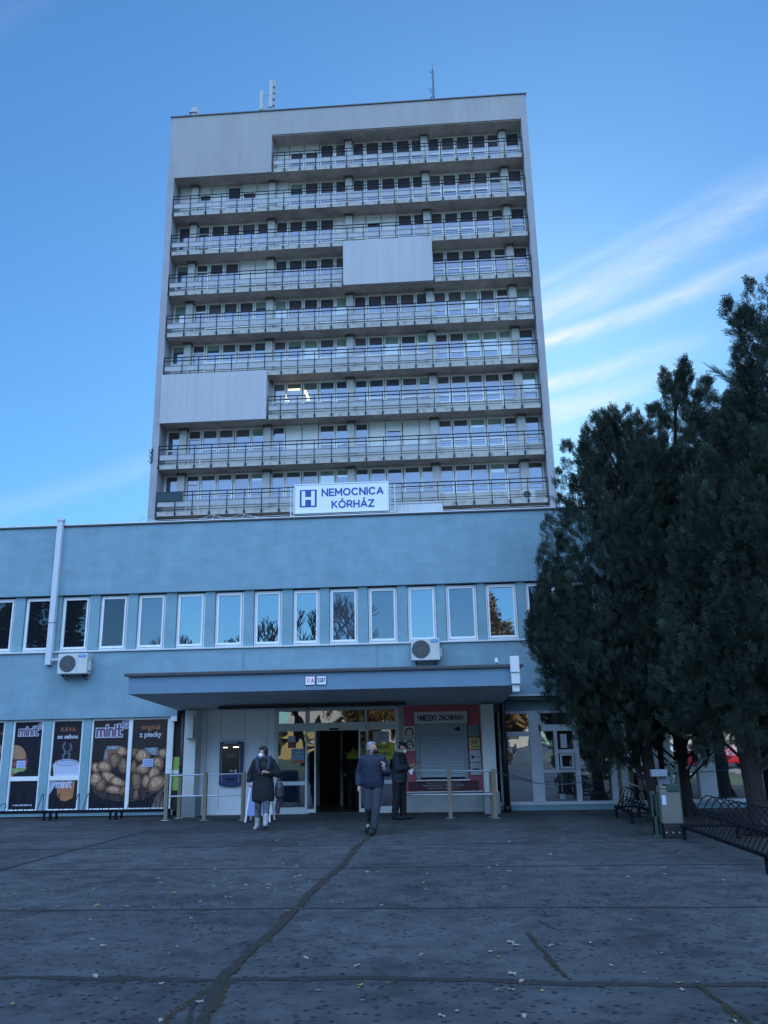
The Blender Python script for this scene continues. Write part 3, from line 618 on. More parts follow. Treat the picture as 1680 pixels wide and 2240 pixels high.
def block_text(name,s,x0,z0,x1,h,w,y,m,parent,gap=.34):
    base={'Ó':'O','Á':'A'}; tot=0
    for ch in s: tot+=(.55 if ch==' ' else GLY[base.get(ch,ch)][0])+gap
    tot-=gap; k=(x1-x0)/tot; b=MB(); x=x0; hh=h-w*0
    for ch in s:
        if ch==' ': x+=(.55+gap)*k; continue
        wd,st=GLY[base.get(ch,ch)]
        if ch in base: st=st+[[(wd/2-.06,1.22),(wd/2+.12,1.42)]]
        for pl in st:
            P=[(x+px*k,z0+pz*h) for px,pz in pl]
            for a,c in zip(P[:-1],P[1:]):
                d=math.hypot(c[0]-a[0],c[1]-a[1]); e=w*.18/max(d,1e-6) if len(P)>8 else w*.5/max(d,1e-6)*(1 if abs(a[0]-c[0])<.003 or abs(a[1]-c[1])<.003 else .35)
                a2=(a[0]-(c[0]-a[0])*e,y,a[1]-(c[1]-a[1])*e); c2=(c[0]+(c[0]-a[0])*e,y,c[1]+(c[1]-a[1])*e)
                b.bar(a2,c2,w,.003,0,up=(0,1,0)); y-=.00004
        x+=(wd+gap)*k
    return b.build(name,m,parent)
# ------------------------------------------------------------ roof things
t=thing('roof_sign',(-2.6,22.2,7.79),'white hospital sign with blue lettering NEMOCNICA KORHAZ standing on the roof edge','sign')
SX0,SX1,SZ0,SZ1,SY=-3.93,-1.31,7.95,8.775,22.16
BLUE=mat('sign_blue',(.018,.055,.30),.5); SIGNW=mat('sign_white',(.80,.82,.86),.45,.03,2)
b=MB(); b.box(SX0,SX1,SY,SY+.12,SZ0,SZ1); bevel(b.build('panel',SIGNW,t),.012)
b=MB(); ring(b,SX0-.02,SX1+.02,SZ0-.02,SZ1+.02,.03,SY-.012,SY+.13); b.build('panel_edge',ALU,t)
b=MB()
for x in (-4.06,-3.98,-1.25,-1.12): b.tube((x,SY+.06,7.76),(x,SY+.06,8.72),.016,n=6)
b.tube((-4.06,SY+.06,8.35),(-3.9,SY+.06,8.35),.012,n=5); b.tube((-4.1,SY+.06,8.0),(-1.0,SY+.06,7.90),.02,n=6); b.tube((-1.2,SY+.06,7.9),(-.95,SY+.3,7.8),.012,n=5)
b.build('support',ALU,t)
b=MB(); y=SY-.004
ex0,ex1,ez0,ez1=-3.80,-3.32,8.115,8.625
cx=(ex0+ex1)/2
b.box(ex0,ex1,y-.002,y+.002,ez0,ez1,0)
w=.055
for q in ((ex0+w,ex0+w+.10),(ex1-w-.10,ex1-w)): b.box(q[0],q[1],y-.006,y-.002,ez0+.04,ez1-.04,1)
b.box(ex0+w+.10,ex1-w-.10,y-.006,y-.002,(ez0+ez1)/2-.04,(ez0+ez1)/2+.04,1)
b.build('emblem',[BLUE,SIGNW],t)
block_text('lettering','NEMOCNICA',-3.16,8.435,-1.45,.185,.042,y,BLUE,t)
block_text('lettering','KÓRHÁZ',-2.88,8.075,-1.72,.185,.042,y,BLUE,t)
b=MB(); b.box(-2.9,.21,22.55,23.0,7.76,8.22); b.box(-2.92,.23,22.53,23.02,8.22,8.25)
tag(bevel(b.build('roof_duct',mat('duct_white',(.60,.61,.62),.55,.1,3,stretch=(6,1,.3)),None,(-1.3,22.8,7.76)),.01),'long low white sheet metal duct lying on the roof right of the hospital sign','duct')
b=MB()
b.box(-10.63,-10.48,21.86,21.995,3.90,7.92); b.box(-10.635,-10.475,21.855,21.99,5.02,5.035,1); b.tube((-10.52,21.93,4.02),(-10.2,21.80,4.02),.03,n=6); b.box(-10.66,-10.45,21.84,22.0,7.90,7.96)
tag(b.build('cable_duct',[mat('duct_pvc',(.55,.58,.62),.5),DARKM],None,(-10.55,21.93,3.9)),'long white square duct running down the blue wall from roof edge to left air conditioner','duct')
ACW=mat('ac_white',(.55,.56,.54),.5,.05,4); ACD=mat('ac_grille',(.05,.055,.06),.6); ACB=mat('ac_blue',(.03,.20,.55),.5)
def ac(name,x0,z0,y,label,w=.80,h=.53,d=.30,wall=22.0,sticker=True):
    t=thing(name,(x0+w/2,y+d/2,z0),label,'air conditioner','air conditioner outdoor units')
    b=MB(); b.box(x0,x0+w,y,y+d,z0,z0+h,0); b.box(x0+w,x0+w+.05,y+.08,y+.22,z0+.08,z0+.30,0); bevel(b.build('casing',ACW,t),.015)
    cx,cz,r=x0+w*.34,z0+h*.5,h*.42
    b=MB(); b.disc(cx,cz,r,r,y-.004,0,24); 
    for k in range(1,6): b.ring(cx,cz,r*k/6,r*k/6+.006,y-.010,1,24)
    for k in range(8): a=k*math.pi/4; b.bar((cx,y-.012,cz),(cx+r*math.cos(a),y-.012,cz+r*math.sin(a)),.007,.004,1,up=(0,1,0))
    b.build('fan_grille',[ACD,mat('grille_wire',(.16,.17,.18),.5)],t)
    b=MB(); b.box(x0+w*.66,x0+w*.665,y-.003,y,z0+.02,z0+h-.02); b.build('panel_seam',ACD,t)
    if sticker:
        b=MB(); b.box(x0+w*.70,x0+w*.95,y-.004,y-.001,z0+h*.80,z0+h*.94); s=b.build('sticker',ACB,t)
        text('sticker_text','Midea',x0+w*.825,z0+h*.87,y-.006,.055,WHITE,t)
    b=MB()
    for xx in (x0+.12,x0+w-.12):
        b.bar((xx,wall,z0-.03),(xx,y+.02,z0-.03),.03,.03); b.bar((xx,wall,z0-.14),(xx,y+.06,z0-.04),.02,.02)
    b.build('bracket',DARKM,t)
    return t
ac('air_conditioner',-10.16,3.62,21.62,'white outdoor air conditioner beside the tall white duct, below the left upper windows')
ac('air_conditioner',-.76,3.74,21.62,'white outdoor air conditioner on the wall directly above the entrance canopy',.74,.56)
ac('air_conditioner',5.75,Z0[8]+.42,TY+.5,'small outdoor air conditioner on the lowest tower balcony at its right end',.80,.60,wall=TW,sticker=False)
# antennas on the tower
AW=mat('antenna_grey',(.40,.42,.42),.6)
t=thing('cell_antenna',(-12.1,54,48.3),'pair of tall white panel antennas on poles near the left of the tower roof','antenna')
b=MB(); b.box(-12.75,-12.50,53.85,54.0,50.2,52.0); bevel(b.build('antenna_panel',AW,t),.03)
b=MB(); b.box(-12.02,-11.72,53.85,54.0,50.4,53.0); bevel(b.build('antenna_panel',AW,t),.03)
b=MB(); b.tube((-12.55,54.05,48.3),(-12.55,54.05,52.1),.04); b.tube((-11.62,54.1,48.3),(-11.62,54.1,53.15),.06)
b.tube((-12.55,54.05,51.6),(-11.62,54.1,51.85),.03); b.tube((-12.55,54.05,50.3),(-11.62,54.1,50.7),.03); b.tube((-12.55,54.05,50.4),(-11.62,54.1,51.5),.03)
for z in (50.6,51.2,51.8,52.4): b.box(-11.75,-11.55,53.9,54.15,z,z+.08)
b.build('pole',AW,t)
t=thing('radio_mast',(1.05,54,48.3),'thin dark lattice free mast with one slanting brace on the tower roof','antenna')
b=MB(); b.tube((1.05,54,48.3),(1.05,54,53.0),.085,.07); b.tube((1.05,54,53.0),(1.05,54,53.7),.02,.01)
for z,l in ((51.0,.35),(50.7,.3),(52.6,.25),(49.2,.3)): b.tube((1.05,54,z),(1.05-l,53.9,z+.18),.03,.02)
b.build('mast',mat('mast_grey',(.10,.13,.17),.6),t)
b=MB(); b.tube((1.05,54,50.6),(-.55,54,48.7),.05); b.build('brace',mat('brace_grey',(.12,.15,.19),.6),t)
b=MB(); b.box(-18.15,-17.75,53.6,54,48.35,50.42); b.prism([(-18.3,50.1),(-17.7,50.1),(-17.7,50.55),(-18.0,50.55)],53.5,54); b.tube((-17.6,53.6,48.3),(-17.6,53.6,51.2),.025); 
tag(b.build('roof_box',AW,None,(-17.9,53.8,48.3)),'small grey box with a thin rod at the left end of the tower roof','roof box')
b=MB()
for z in (20.4,20.75,21.1): b.ring(-19.12,z,.10,.14,51.88,0,10); b.tube((-19.15,51.9,z-.2),(-19.0,51.9,z+.2),.03,n=5)
tag(b.build('wall_insulator',DARKM,None,(-19.1,51.9,20.7)),'small dark coiled bracket on the outer left edge of the tower','bracket')
# number plates
RED=mat('sign_red',(.45,.02,.03),.5)
for x0,x1,s,lab,pc,fc in ((-2.965,-2.745,'11 A','red rimmed house number plate reading 11 A on the canopy front',RED,RED),(-2.715,-2.495,'5587','darker rimmed house number plate reading 5587, right of the 11 A plate',BLUE,mat('num_dark',(.03,.03,.08),.5))):
    t=thing('number_plate',((x0+x1)/2,18.19,2.94),lab,'number plate')
    b=MB(); b.box(x0,x1,18.175,18.197,2.94,3.135,0); bevel(b.build('plate',pc,t),.02,3)
    b=MB(); b.box(x0+.012,x1-.012,18.170,18.178,2.952,3.123,0); b.build('plate_face',SIGNW,t)
    text('number',s,(x0+x1)/2,3.037,18.168,.135,fc,t,sx=.62,bold=.003)
# ------------------------------------------------------------ cash machine
t=thing('cash_machine',(-5.53,22.2,.7),'dark blue cash machine set into the white clad wall left of the doors','cash machine')
NAVY=mat('atm_navy',(.015,.045,.15),.35); ATD=mat('atm_screen',(.008,.012,.02),.12)
b=MB(); b.prism([(-5.83,.74),(-5.68,.705),(-5.53,.695),(-5.38,.705),(-5.23,.74),(-5.23,1.80),(-5.38,1.83),(-5.68,1.83),(-5.83,1.80)],22.08,22.2); bevel(b.build('casing',NAVY,t),.015)
b=MB(); b.prism([(-5.755,1.0),(-5.305,1.0),(-5.29,1.74),(-5.77,1.74)],22.071,22.08); b.build('recess',ATD,t)
b=MB(); b.box(-5.72,-5.36,22.05,22.08,1.765,1.835); b.build('header',mat('atm_header',(.33,.38,.42),.5),t)
b=MB(); b.box(-5.73,-5.62,22.06,22.07,1.655,1.675); b.box(-5.47,-5.36,22.06,22.07,1.66,1.682); b.box(-5.345,-5.325,22.06,22.07,1.66,1.68); b.build('lamp',mat('atm_lamp',(1,1,1),.5,emit=((1,.97,.9),2.2)),t)
b=MB(); b.box(-5.66,-5.38,22.05,22.07,1.42,1.52); b.build('screen',mat('atm_scr',(.03,.05,.08),.15),t)
b=MB(); b.box(-5.55,-5.45,22.04,22.07,1.06,1.10); b.box(-5.42,-5.35,22.03,22.07,1.10,1.115); b.box(-5.42,-5.35,22.045,22.07,1.03,1.10); b.build('keypad',mat('atm_key',(.3,.36,.38),.4),t)
ATM_T=mat('atm_trim',(.20,.25,.36),.4)
for x in (-5.765,-5.32): MB().box(x,x+.022,22.065,22.08,.80,.98).build('trim',ATM_T,t)
for x in (-5.775,-5.30): MB().box(x,x+.012,22.065,22.08,1.02,1.72).build('trim',ATM_T,t)
b=MB(); b.box(-5.64,-5.42,22.06,22.08,.86,.90); b.build('cash_slot',ATD,t)
# ------------------------------------------------------------ rescue hatch
t=thing('rescue_hatch',(-.07,22.2,.77),'grey roller shutter of the baby rescue hatch in a pink wall','hatch')
GREYH=mat('hatch_grey',(.26,.31,.34),.5,.05,3)
b=MB(); b.box(-.73,-.62,22.12,22.2,.80,2.16); b.box(.50,.60,22.12,22.2,.80,2.16); b.box(-.62,.50,22.10,22.2,1.87,2.16); bevel(b.build('shutter_frame',GREYH,t),.008)
b=MB(); z=.84
while z<1.86:
    b.prism([(-.62,z),(.50,z),(.50,z+.078),(-.62,z+.078)],22.165,22.19); b.v[-8:]=[(v[0],v[1]-(.022 if abs(v[2]-z)<.001 and v[1]<22.18 else 0),v[2]) for v in b.v[-8:]]; z+=.0835
b.build('roller_shutter',mat('shutter_slat',(.34,.41,.45),.4,.03,3),t)
b=MB(); b.box(-.62,.50,22.17,22.19,.79,.84); b.build('shutter_gap',DARKM,t)
b=MB(); b.box(-.74,.62,22.06,22.2,.752,.785); b.build('sill',WHITE,t)
b=MB()
for pts in ([(.22,2.03),(.30,2.03),(.36,2.05),(.42,2.10),(.40,2.03),(.44,1.99),(.36,1.985),(.28,2.0)],[(.28,1.98),(.46,1.98),(.46,1.97),(.28,1.97)],[(.33,2.02),(.35,2.09),(.38,2.07)]): b.prism(pts,22.095,22.099)
b.build('stork_mark',DARKM,t)
t=thing('name_board',(-.06,22.2,2.13),'grey board lettered HNIEZDO ZACHRANY above the roller shutter','sign')
b=MB(); b.box(-.75,.62,22.09,22.17,2.165,2.46); bevel(b.build('board',mat('board_grey',(.55,.58,.56),.6),t),.006)
block_text('lettering','HNIEZDO ZÁCHRANY',-.65,2.245,.52,.120,.022,22.085,mat('ink',(.02,.02,.06),.6),t)
t=thing('notice_board',(-.05,22.2,.5),'dark red notice strip with three pale lines of text below the shutter','sign')
b=MB(); b.box(-.94,.84,22.17,22.195,.505,.74); b.build('board',mat('dark_red',(.06,.012,.02),.5),t)
for k,s in enumerate(('ĎAKUJEME, ŽE ZBYTOČNE NETESTUJETE','HNIEZDO ZÁCHRANY. TÝM ŠETRÍTE FINANCIE','A ČAS TÝCH, ČO CHRÁNIA ŽIVOT !')):
    text('lettering',s,-.05,.70-.066*k,22.166,.058,mat('pale_text',(.42,.38,.42),.6),t,sx=.85)
def plaque(x,z,w,h,col,label,rough=.5):
    t=thing('sponsor_plaque',(x+w/2,22.19,z),label,'plaque','small square sponsor plaques beside the shutter')
    b=MB(); b.box(x,x+w,22.15,22.175,z,z+h); bevel(b.build('plate',mat('plaque',col,rough,.05,6),t),.004); return t
BRZ=mat('bronze_print',(.11,.085,.06),.5); 
for z,lab in ((1.815,'white plaque with a bronze arch and number 2, upper left of the shutter'),(1.50,'cream plaque with a bronze arch around a dark heart, lower left of the shutter')):
    t=plaque(-1.035,z,.295,.295,(.62,.58,.50),lab); y=22.147
    b=MB(); b.ring(-.885,z+.15,.065,.115,y,0,18,0,180); b.box(-1.0,-.95,y-.002,y,z+.07,z+.15); b.box(-.82,-.77,y-.002,y,z+.07,z+.15); b.box(-.99,-.79,y-.002,y,z+.045,z+.058)
    if z<1.6: b.disc(-.897,z+.155,.02,.02,y,0,10); b.disc(-.873,z+.155,.02,.02,y,0,10); b.poly([(-.915,y,z+.15),(-.885,y,z+.115),(-.855,y,z+.15)])
    b.build('arch_print',BRZ,t)
    if z>1.6: text('number','2',-.885,z+.15,y,.08,BRZ,t)
    else: text('caption','hniezdo',-.885,z+.03,y,.03,BRZ,t)
t=plaque(.635,1.82,.27,.28,(.20,.25,.28),'plain grey plaque with faint print, topmost right of the shutter')
b=MB(); b.box(.70,.84,22.145,22.149,1.90,1.912); b.disc(.77,1.98,.02,.02,22.147,0,10); b.build('print',mat('faint',(.14,.18,.2),.6),t)
t=plaque(.64,1.50,.275,.29,(.62,.47,.19),'golden yellow plaque with two curled dark shapes, second down right of the shutter')
b=MB(); b.ring(.745,1.69,.022,.042,22.147,0,16,60,330); b.ring(.81,1.69,.022,.042,22.147,0,16,-150,120); b.poly([(.735,22.147,1.665),(.79,22.147,1.665),(.79,22.147,1.63)]); b.box(.71,.85,22.146,22.149,1.56,1.575); b.build('print',mat('ink2',(.03,.025,.02),.6),t)
t=plaque(.645,1.19,.275,.29,(.55,.56,.58),'white plaque with a small dark red square and letters, third down right of the shutter')
b=MB(); b.box(.685,.755,22.146,22.149,1.285,1.355); b.build('print',mat('maroon',(.12,.01,.06),.6),t); text('caption','ALZU',.845,1.32,22.147,.05,mat('ink3',(.05,.05,.08),.6),t)
t=plaque(.65,.88,.275,.29,(.55,.57,.62),'white plaque with dark capital letters under an arc, lowest right of the shutter')
text('caption','AMC',.79,1.015,22.147,.085,mat('ink4',(.02,.03,.10),.6),t,bold=.004,sx=1.1)
b=MB(); b.ring(.80,1.035,.062,.072,22.147,0,14,20,150); b.build('print',mat('ink5',(.02,.03,.10),.6),t)
# notices on the door glass
def notice(x0,x1,z0,z1,cols,label,texts=()):
    t=thing('paper_notice',((x0+x1)/2,22.2,z0),label,'notice')
    b=MB(); h=(z1-z0); zc=z1; ms=[]
    for i,(f,c) in enumerate(cols): b.box(x0,x1,22.163,22.167,zc-h*f,zc,i); zc-=h*f; ms.append(mat('paper',c,.7,.05,8))
    b.build('sheet',ms,t)
    for s,x,z,sz,m in texts: text('lettering',s,x,z,22.160,sz,m,t,bold=.003)
INK=mat('ink6',(.03,.03,.04),.7)
notice(-4.05,-3.86,1.62,1.92,((.5,(.45,.47,.52)),(.5,(.25,.08,.09))),'small white and red face mask notice on the left door glass')
notice(-3.96,-3.62,1.24,1.60,((.8,(.16,.27,.38)),(.2,(.42,.13,.05))),'blue notice with an orange foot on the left door glass',(('––––',-3.79,1.5,.07,WHITE),('––––',-3.79,1.42,.07,WHITE)))
notice(-1.83,-1.42,1.72,2.0,((1,(.40,.42,.47)),),'pale printed sheet high on the right door glass',(('––––––',-1.62,1.94,.06,INK),('––––––',-1.62,1.88,.06,INK),('––––––',-1.62,1.82,.06,INK)))
notice(-1.98+.02,-1.27,1.30,1.70,((1,(.52,.48,.07)),),'yellow warning poster lettered in black on the right door glass',(('ZÁKAZ',-1.62,1.60,.13,INK),('VSTUPU!',-1.60,1.43,.12,INK)))
# ------------------------------------------------------------ shop posters
INKD=mat('poster_dark',(.010,.012,.022),.22,.1,3); PW=mat('poster_white',(.50,.52,.60),.4); PO=mat('poster_orange',(.42,.14,.05),.4); PP=mat('poster_purple',(.10,.03,.10),.4)
def poster(i,label,z0=None,gap=False):
    x0,x1,zb,zt,y=POST[i]
    t=thing('window_poster',((x0+x1)/2,y,zb),label,'poster')
    b=MB()
    if gap: b.box(x0,x1,y,y+.006,1.03,zt); b.box(x0,x1,y,y+.006,zb+.0,.92)
    else: b.box(x0,x1,y,y+.006,zb,zt)
    b.build('sheet',INKD,t); return t,x0,x1,y-.003
def logo(t,cx,cz,s,y):
    block_text('logo_outline','minit',cx-.36*s,cz-.10*s,cx+.28*s,.28*s,.092*s,y,PW,t,gap=.26); block_text('logo','minit',cx-.36*s,cz-.10*s,cx+.28*s,.28*s,.046*s,y-.004,PP,t,gap=.26)
    b=MB(); q=cx+.40*s; b.disc(q,cz+.19*s,.125*s,.125*s,y-.001,0,22); b.build('logo_swirl',PW,t)
    b=MB()
    for r in (.035,.065,.095): b.ring(q,cz+.19*s,r*s,(r+.014)*s,y-.005,0,22)
    b.build('logo_swirl_line',PP,t)
def blobs(t,name,L_,y,base,hi,k0=0):
    """pastry: rounded lumps in shallow relief"""
    b=MB(); 
    for j,(x,z,rx,rz,a) in enumerate(L_):
        n=14; th=R(a); yy=y-.0015*j
        for ring_,(f,d,m) in enumerate(((1,0,0),(.80,.003,1),(.5,.005,2))):
            pts=[]
            for i in range(n):
                u=2*math.pi*i/n; rr=f*(1+.06*math.sin(3*u+j)); px,pz=rx*rr*math.cos(u),rz*rr*math.sin(u)
                pts.append((x+px*math.cos(th)-pz*math.sin(th)-(1-f)*rx*.15,yy-d*.3,z+px*math.sin(th)+pz*math.cos(th)+(1-f)*rz*.3))
            b.poly(pts,m+3*(j%3))
        for s in ((-.55,-.25,.05,.35) if j%3 else (-.1,)):
            c0=(x+rx*s*math.cos(th),yy-.0025,z+rx*s*math.sin(th)); p=.62*rz
            b.bar((c0[0]-p*math.sin(th),c0[1],c0[2]+p*math.cos(th)),(c0[0]+p*math.sin(th)*.6+.02,c0[1],c0[2]-p*math.cos(th)*.6),.013,.001,0,up=(0,1,0))
    b.build(name,sum([[mat('crust_edge',tuple(k*.34*q for k in base),.6,.3,14),mat('crust',tuple(k*q for k in base),.6,.5,22),mat('crust_light',tuple(k*q for k in hi),.6,.4,26)] for q in (1,.62,1.25)],[]),t)
BR=(.30,.15,.085); BRH=(.52,.32,.19)
t,x0,x1,y=poster(1,'dark poster left of the burger poster with an orange caption',gap=True)
text('caption','e',x1-.06,2.15,y,.14,PO,t); blobs(t,'bun',[(x1-.1,1.72,.12,.14,0)],y,(.25,.09,.07),(.3,.12,.1))
t,x0,x1,y=poster(2,'burger poster with a white outlined logo and a pale note stuck on it',gap=True)
logo(t,(x0+x1)/2+.02,2.16,.78,y)
b=MB(); 
pts=[(x0,1.50)]+[(x0+.36*math.sin(R(a)),1.50+.34*math.cos(R(a))*1.0) for a in range(0,100,10)]+[(x0+.36,1.48),(x0,1.46)]
b.prism(pts,y,y+.002,0); b.box(x0,x0+.42,y,y+.002,1.42,1.47,1); b.prism([(x0,1.24),(x0+.38,1.26),(x0+.42,1.42),(x0,1.44)],y,y+.002,2); b.prism([(x0,1.14),(x0+.1,1.10),(x0+.2,1.15),(x0+.33,1.16),(x0+.42,1.26),(x0,1.26)],y,y+.002,3); b.prism([(x0,1.03),(x0+.06,1.03),(x0+.05,1.12),(x0,1.16)],y,y+.002,4)
b.build('burger',[mat('bun',(.34,.17,.09),.5,.2,9),mat('onion',(.10,.03,.09),.5),mat('meat',(.22,.06,.06),.5,.4,12),mat('lettuce',(.22,.30,.11),.5,.4,14),mat('tomato',(.5,.10,.06),.5)],t)
b=MB(); b.box(x0+.12,x0+.36,y-.008,y-.004,1.25,1.43,0)
for q in (1.385,1.345,1.31,1.28): b.box(x0+.15,x0+.33,y-.010,y-.008,q,q+.012,1)
b.build('taped_note',[mat('note',(.42,.48,.66),.7),mat('note_ink',(.08,.14,.42),.7)],t)
text('web_line','www.minitbakery.sk',(x0+x1)/2,.32,y,.066,PW,t,bold=.002,sx=.95)
t,x0,x1,y=poster(3,'coffee poster lettered KAVA so sebou with a steaming white cup',gap=True); cx=(x0+x1)/2
text('caption','KÁVA',cx,2.20,y,.16,PO,t); text('caption','so sebou',cx,2.02,y,.155,PW,t,bold=.004)
b=MB(); ST=mat('steam',(.10,.115,.16),.6,.5,8)
for pts,w in (([(cx-.03,1.40),(cx-.10,1.52),(cx-.03,1.62),(cx-.12,1.78),(cx-.05,1.88)],.05),([(cx+.05,1.42),(cx+.10,1.55),(cx+.03,1.62),(cx+.13,1.72),(cx+.08,1.85)],.045)):
    for a,c in zip(pts[:-1],pts[1:]): b.bar((a[0],y,a[1]),(c[0],y,c[1]),w,.001,0,up=(0,1,0))
b.build('steam',ST,t)
b=MB(); b.prism([(x0+.03,1.33),(x1-.0,1.33),(x1-.0,1.03),(x0+.08,1.03)],y,y+.002,0); b.disc(cx+.02,1.35,.33,.10,y-.001,0,26); b.disc(cx+.02,1.355,.30,.08,y-.003,2,26); b.disc(cx+.02,1.35,.285,.068,y-.005,1,26)
b.prism([(x0,.92),(x0+.0,.55),(x0+.22,.92)],y,y+.002,1)
b.prism([(x0+.17,.92),(x1-.08,.92),(x1-.12,.48),(cx+.08,.40),(cx-.06,.42),(x0+.22,.55)],y-.002,y+.002,3)
b.prism([(x0+.17,.92),(x1-.10,.92),(x1-.11,.74),(x0+.19,.74)],y-.004,y,4)
b.build('cup',[mat('cup_white',(.46,.50,.62),.4),mat('cup_inside',(.36,.42,.56),.4),mat('cup_line',(.08,.09,.14),.4),mat('cup_sleeve',(.36,.15,.06),.5,.1,4),mat('cup_band',(.30,.16,.12),.5)],t)
block_text('logo','minit',cx-.20,.74,cx+.20,.20,.035,y-.008,PW,t,gap=.26)
BASK=mat('basket',(.035,.025,.02),.6,.5,20); JAM=mat('jam',(.24,.10,.07),.3,.3,4); JAR=mat('jar_glass',(.20,.24,.30),.3,.5,6)
t,x0,x1,y=poster(4,'pastry basket poster, left half, with a large white outlined logo'); cx=(x0+x1)/2
logo(t,cx-.02,2.12,1.02,y)
b=MB(); b.prism([(x0+.30,1.28),(x0+.32,1.62),(x0+.40,1.72),(x0+.74,1.72),(x0+.80,1.60),(x0+.80,1.28)],y,y+.002,0); b.box(x0+.38,x0+.78,y-.004,y,1.68,1.76,1); b.box(x0+.34,x0+.40,y-.004,y,1.45,1.68,1); b.build('jam_jar',[JAM,JAR],t)
b=MB(); b.prism([(x0,.85),(x0+.1,.62),(x0+.35,.45),(x0+.7,.38),(x1,.36),(x1,.9)],y-.002,y+.002); 
for q in range(5): b.bar((x0+.15+q*.1,y-.004,.60-q*.045),(x1,y-.004,.56-q*.05),.008,.002,0,up=(0,1,0))
b.build('basket',[BASK],t)
blobs(t,'pastries',[(x0+.14,1.22,.17,.13,-20),(x0+.62,1.40,.17,.20,10),(x0+.80,1.62,.16,.12,-20),(x0+.36,1.24,.22,.15,-15),(x0+.86,1.25,.13,.22,10),(x0+.15,.92,.17,.19,30),(x0+.50,.98,.25,.13,-25),(x0+.30,.78,.17,.14,50),(x0+.74,.86,.24,.11,-20),(x0+.66,.66,.26,.11,-8),(x0+.90,.62,.10,.13,0)],y-.006,BR,BRH)
t,x0,x1,y=poster(5,'pastry basket poster, right half, lettered original z piecky, with a taped note'); cx=(x0+x1)/2
text('caption','originál',cx,2.22,y,.175,PO,t,bold=.002); text('caption','z piecky',cx+.01,2.03,y,.18,PW,t,bold=.005)
b=MB(); b.prism([(x0+.32,1.55),(x0+.34,1.70),(x0+.7,1.70),(x0+.72,1.5)],y,y+.002); b.build('jam_jar',JAR,t)
b=MB(); b.prism([(x0,.36),(x0+.4,.40),(x0+.72,.60),(x1,.85),(x1,1.1),(x0,1.0)],y-.002,y+.002); b.build('basket',BASK,t)
b=MB(); b.prism([(x1-.36,.12+.1),(x1,.22),(x1,.86),(x1-.1,.74)],y-.001,y+.002); b.build('bread_end',mat('bread',(.12,.08,.07),.6,.3,5),t)
blobs(t,'pastries',[(x0+.84,1.55,.14,.14,10),(x0+.10,1.58,.12,.12,0),(x0+.30,1.50,.22,.17,-10),(x0+.72,1.30,.20,.16,-60),(x0+.08,1.22,.10,.18,0),(x0+.34,1.18,.20,.15,15),(x0+.62,1.02,.15,.26,-25),(x0+.18,.86,.14,.26,8),(x0+.45,.86,.14,.17,0),(x0+.72,.80,.28,.21,28),(x0+.2,.52,.10,.14,12)],y-.006,BR,BRH)
b=MB(); b.box(x0+.32,x0+.60,y-.030,y-.026,1.22,1.42,0)
for q in (1.37,1.33,1.29,1.25): b.box(x0+.35,x0+.57,y-.032,y-.030,q,q+.012,1)
b.build('taped_note',[mat('note',(.42,.48,.66),.7),mat('note_ink',(.08,.14,.42),.7)],t)
# ------------------------------------------------------------ queue barriers
WOOD=mat('barrier_wood',(.21,.175,.13),.7,.15,4,stretch=(6,6,1)); RAILM=mat('barrier_rail',(.42,.45,.50),.35,metal=.5)
def barrier(posts,rails,label,z=1.08,rope=None):
    t=thing('queue_barrier',(posts[0][0],posts[0][1],0),label,'barrier')
    for x,y,h in posts:
        b=MB(); b.box(x-.045,x+.045,y-.045,y+.045,.012,h,0); b.box(x-.10,x+.10,y-.07,y+.07,0,.012,1); bevel(b.build('post',[WOOD,RAILM],t),.006,1)
    b=MB()
    for a,c in rails: b.tube(a,c,.018,n=8)
    b.build('rail',RAILM,t)
    if rope:
        b=MB()
        for L_ in rope:
            pts=[]
            for i in range(9):
                u=i/8; p=Vector(L_[0]).lerp(Vector(L_[1]),u); pts.append((p.x,p.y,p.z-L_[2]*4*u*(1-u)))
            b.path(pts,.011,5)
        b.build('rope',mat('rope',(.10,.14,.19),.8),t)
barrier([(-6.765,20.81,1.08),(-5.775,20.66,1.10),(-4.81,20.52,1.09),(-6.62,21.38,1.06)],[((-6.72,20.80,1.03),(-4.85,20.52,1.06)),((-6.72,20.80,.55),(-4.85,20.52,.57)),((-6.75,20.85,1.03),(-6.63,21.34,1.02)),((-6.75,20.85,.54),(-6.63,21.34,.54))],'wooden post barrier with metal rails in front of the cash machine')
barrier([(.09,20.38,1.10),(1.12,20.22,1.08),(1.07,20.55,1.05)],[((-.95,20.52,1.06),(1.09,20.23,1.03)),((-.95,20.55,.52),(1.09,20.25,.52))],'wooden post barrier with metal rails in front of the roller shutter',rope=[((1.12,20.22,1.03),(2.25,21.6,.68),.02),((2.25,21.6,.68),(4.25,21.7,1.0),.16)])
barrier([(4.28,21.75,1.20),(4.44,21.2,1.16),(4.52,20.6,1.12)],[((4.28,21.75,1.14),(4.52,20.6,1.06)),((4.28,21.75,.72),(4.52,20.6,.60))],'wooden post barrier beside the glazing, left of the leaning tree trunk',rope=[((4.52,20.6,1.06),(6.9,20.9,1.0),.12)])
